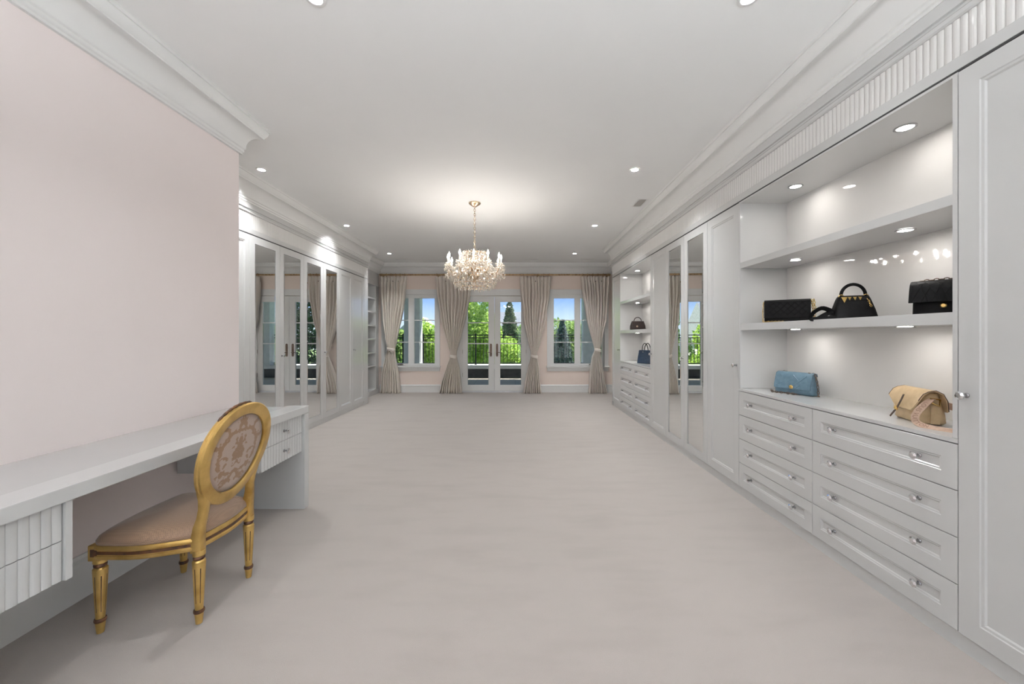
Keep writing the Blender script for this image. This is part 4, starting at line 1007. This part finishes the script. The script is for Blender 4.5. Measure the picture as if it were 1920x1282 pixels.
MB().ribbon([(.12, -.02, .03), (.15, -.03, .005), (.19, -.02, .004), (.21, .02, .004)], (0, 1, .1), .02, .003).build('strap', 'brown_leather', b)
b = bag('handbag', 'navy leather tote with two handles on the far niche worktop', 2.125, 6.46, zw, math.radians(-52))
soft(MB(), [(.001, .26, .12, .01), (.008, .27, .13, .015), (.12, .25, .105, .012), (.215, .225, .075, .01)]).build('body', ['navy_leather'], b, smooth=40)
for s_ in (-1, 1):
    MB().box(s_ * .1125 - .006 if s_ < 0 else .1065, -.1065 if s_ < 0 else .1185, -.034, .034, .03, .20).build('gusset', 'black_leather', b)
    MB().tube([(.055 * math.cos(a), s_ * .03 + s_ * .008 * math.sin(a), .205 + .12 * math.sin(a)) for a in [PI * k / 14 for k in range(15)]], .006, 8).build('handle', 'black_leather', b, smooth=True)
MB().lathe([(.006, 0), (.008, .003), (.004, .006)], 10, (-.03, -.044, .185), rot=Matrix.Rotation(PI / 2, 3, 'X')).build('emblem', 'chrome', b)

# ------------------------------------------------------------------ outside: balcony, garden, houses
ZD = -.04; YK = 13.35
struct(MB().box(-7.5, 6.5, YF + .25, YK + .45, ZD - .3, ZD).build('balcony_floor', 'deck'), 'grey plank balcony deck outside the french door')
struct(MB().box(-7.5, 6.5, YK, YK + .45, ZD, .256).build('balcony_kerb', 'kerb_shaded'), 'upstand around the balcony edge with shade painted into its colour')
struct(MB().box(-7.5, 6.5, YK - .04, YK + .5, .256, .38).build('balcony_cap', 'stone_cap', bevel=.01), 'white stone cap under the balcony railing')
struct(MB().box(-7.5, -3.85, YF, YF + .25, -.4, 3.4).box(2.6, 6.5, YF, YF + .25, -.4, 3.4).box(-7.5, 6.5, YF, YF + .25, 3.4, 3.95).build('wall_outer', 'stucco'), 'stucco facade beside the bedroom')
struct(MB().box(-7.5, 6.5, YF + .25, 14.6, 3.72, 3.95).build('balcony_roof', 'stucco'), 'flat stucco roof over the balcony')
def column(label, x0, x1):
    t = thing('balcony_column', label, 'column', ((x0 + x1) / 2, 13.5, .38))
    MB().box(x0, x1, 13.28, 13.70, .46, 3.6).build('shaft', 'stucco', t, bevel=.006)
    MB().box(x0 - .03, x1 + .03, 13.25, 13.73, .381, .46).build('base', 'stucco', t, bevel=.006)
    MB().box(x0 - .05, x1 + .05, 13.23, 13.75, 3.6, 3.72).build('capital', 'stucco', t, bevel=.006)
column('square stucco balcony column seen through the left window', -3.71, -3.187)
column('square stucco balcony column seen through the right window', 2.27, 2.79)
def railing(label, x0, x1, posts):
    t = thing('balcony_railing', label, 'railing', ((x0 + x1) / 2, 13.5, .38), group='black iron balcony railings')
    for x in posts:
        p_ = MB().box(x - .022, x + .022, 13.478, 13.522, .392, 1.44).build('post', 'black_iron', t, bevel=.003)
        MB().box(x - .05, x + .05, 13.45, 13.55, .381, .392).build('base_plate', 'black_iron', p_)
    for z in (1.386, 1.296, .435): MB().box(x0, x1, 13.485, 13.515, z - .014, z + .014).build('rail', 'black_iron', t)
    bm_ = MB().box(-.008, .008, -.008, .008, 0, .861).mesh('baluster', 'black_iron')
    x = x0 + .11
    while x < x1 - .03:
        if all(abs(x - p) > .04 for p in posts): inst('baluster', bm_, t, (x, 13.5, .435))
        x += .115
railing('black iron balcony railing between the two columns', -3.14, 2.24, [-3.11, -1.337, .43, 2.19])
railing('black iron balcony railing left of the left column', -7.0, -3.76, [-3.80, -5.4, -6.9])
railing('black iron balcony railing right of the right column', 2.84, 6.2, [2.88, 4.5, 6.1])

struct(MB().add([(-80, 10, -3.4), (80, 10, -3.4), (80, 140, -3.4), (-80, 140, -3.4)], [(0, 1, 2, 3)]).build('ground', 'grass', recalc=False), 'green lawn below the balcony')
import numpy as np
def leaves(name, parent, blobs, size, m_, seed):
    rg = np.random.default_rng(seed); C = []
    for (bx, by, bz, rx, ry, rz, n) in blobs:
        d = rg.normal(size=(n, 3)); d /= np.linalg.norm(d, axis=1)[:, None]
        r_ = rg.uniform(.55, 1.0, n) ** .6
        C.append(np.stack([bx + d[:, 0] * rx * r_, by + d[:, 1] * ry * r_, bz + d[:, 2] * rz * r_], 1))
    C = np.concatenate(C); n = len(C)
    u = rg.normal(size=(n, 3)); u /= np.linalg.norm(u, axis=1)[:, None]
    v = rg.normal(size=(n, 3)); v -= u * (u * v).sum(1)[:, None]; v /= np.linalg.norm(v, axis=1)[:, None]
    s_ = size * rg.uniform(.6, 1.3, n)[:, None]
    V = np.stack([C - u * s_, C - v * s_ * .5, C + u * s_, C + v * s_ * .5], 1).reshape(-1, 3)
    V = V - np.array(WL[parent.name])
    me = bpy.data.meshes.new(name); me.from_pydata(V.tolist(), [], [(4 * i, 4 * i + 1, 4 * i + 2, 4 * i + 3) for i in range(n)])
    me.materials.append(MATS[m_]); o = bpy.data.objects.new(name, me); col.objects.link(o); o.parent = parent; o['kind'] = 'stuff'
    return o
ZG = -3.4
def tree(label, x, y, top, rad, m_, n, seed, size=.10, low=-2.6):
    rg = random.Random(seed)
    t = thing('broadleaf_tree', label, 'tree', (x, y, ZG), group='garden trees beyond the balcony')
    h = top - low; blobs = []
    for k in range(26):
        u = (k + rg.random()) / 26; z = low + h * (.10 + .82 * u); rr = rad * math.sin(PI * (.18 + .72 * u)) ** .8 * .75
        a = rg.uniform(0, 2 * PI); blobs.append((x + rr * math.cos(a) * .8, y + rr * math.sin(a) * .8, z, rad * .48, rad * .48, h * .13, n // 26))
    leaves('foliage', t, blobs, size, m_, seed)
    MB().tube([(x, y, ZG), (x + .05, y, low), (x - .04, y, low + h * .5), (x, y, top - .5)], [.16, .13, .09, .03], 8).build('trunk', 'bark', t, smooth=True)
    return t
def conifer(label, x, y, top, rad, m_, n, seed, low=-3.0, size=.10, cat='conifer'):
    rg = random.Random(seed)
    t = thing('conifer_tree', label, 'tree', (x, y, ZG), group='garden trees beyond the balcony')
    blobs = []; L_ = 26
    for k in range(L_):
        u = k / (L_ - 1); z = low + (top - low - .15) * u; rr = rad * (1 - u) ** .85 + .05
        for q in range(6):
            a = 2 * PI * q / 6 + k; blobs.append((x + rr * .6 * math.cos(a), y + rr * .6 * math.sin(a), z - .12 * rr, rr * .45 + .04, rr * .45 + .04, .17 + .10 * rr, max(6, int(n / L_ / 6 * (1.6 - u)))))
    leaves('needles', t, blobs, size, m_, seed)
    MB().tube([(x, y, ZG), (x, y, low + .6 * (top - low)), (x, y, top)], [.13, .07, .012], 8).build('trunk', 'bark', t, smooth=True)
tree('tall lime green maple filling the left french door leaf', -2.45, 20.5, 4.0, 1.85, 'leaf_lime', 26000, 3, .085)
tree('lime green tree seen through the left window', -3.62, 16.5, 1.95, .85, 'leaf_lime', 14000, 4, .075)
tree('bushy green tree behind the right french door leaf', -.25, 17.0, 1.25, 1.2, 'leaf_lime', 14000, 5, .075)
tree('yellow green tree at the right of the french door', .75, 23.0, 1.9, 1.0, 'leaf_mid', 12000, 6, .085)
conifer('tall pine rising above the roofs in the right french door leaf', -.36, 26.0, 3.75, 1.35, 'leaf_pine', 12000, 7)
conifer('blue green spruce in the middle of the right window', 2.36, 20.0, 2.15, 1.15, 'leaf_spruce', 12000, 8, size=.08)
tree('pale green tree behind the spruce', 3.1, 26.5, 2.45, 2.3, 'leaf_mid', 20000, 9, .11)
tree('pale green tree at the right of the garden', 6.6, 30.0, 2.6, 1.9, 'leaf_lime', 12000, 10, .12)
tree('dark green tree at the far right of the garden', 5.55, 19.5, 4.6, 1.9, 'leaf_dark', 20000, 12, .11)
tree('green tree behind the left balcony railing', -6.2, 20.3, 1.6, 1.25, 'leaf_mid', 12000, 14, .10)
tree('green tree at the far left of the garden', -12.5, 23.0, 1.0, 2.2, 'leaf_lime', 12000, 15, .11)
def house(name, label, x, y, wd, dp, zw_, zr, wall, roof, rdir='x', chim=None):
    t = thing(name, label, 'house', (x, y, ZG))
    wl = MB().box(x - wd / 2, x + wd / 2, y - dp / 2, y + dp / 2, ZG, zw_).build('walls', wall, t)
    e = .4
    if rdir == 'x': P = [[(xx, y - dp / 2 - e, zw_ - .1), (xx, y + dp / 2 + e, zw_ - .1), (xx, y, zr)] for xx in (x - wd / 2 - e, x + wd / 2 + e)]
    else: P = [[(x - wd / 2 - e, yy, zw_ - .1), (x + wd / 2 + e, yy, zw_ - .1), (x, yy, zr)] for yy in (y - dp / 2 - e, y + dp / 2 + e)]
    MB().loft(P).build('roof', roof, t)
    nwin = max(2, int(wd / 2.2))
    for k in range(nwin):
        xx = x - wd / 2 + wd * (k + .5) / nwin
        for zz2 in (ZG + 1.0, zw_ - 2.0):
            f_ = MB().box(xx - .55, xx + .55, y - dp / 2 - .05, y - dp / 2 + .02, zz2, zz2 + 1.4).build('window', 'trim_paint', t); MB().box(xx - .45, xx + .45, y - dp / 2 - .06, y - dp / 2 - .045, zz2 + .1, zz2 + 1.3).build('pane', 'house_pane', f_)
    if chim: MB().box(chim[0] - .4, chim[0] + .4, chim[1] - .4, chim[1] + .4, zw_, zr + .8).build('chimney', 'house_brick', t)
house('house', 'pale house with grey roof behind the pine', -.6, 75, 5.2, 6, 2.9, 5.9, 'house_wall', 'roof_grey', 'x')
house('house', 'brick gabled house behind the left window tree', -15.6, 66, 4.6, 8, 2.2, 4.6, 'house_brick', 'roof_grey', 'y')
house('house', 'long pale house with grey roof left of the garden', -20.5, 44, 12, 9, 1.0, 5.0, 'house_wall', 'roof_grey', 'x')
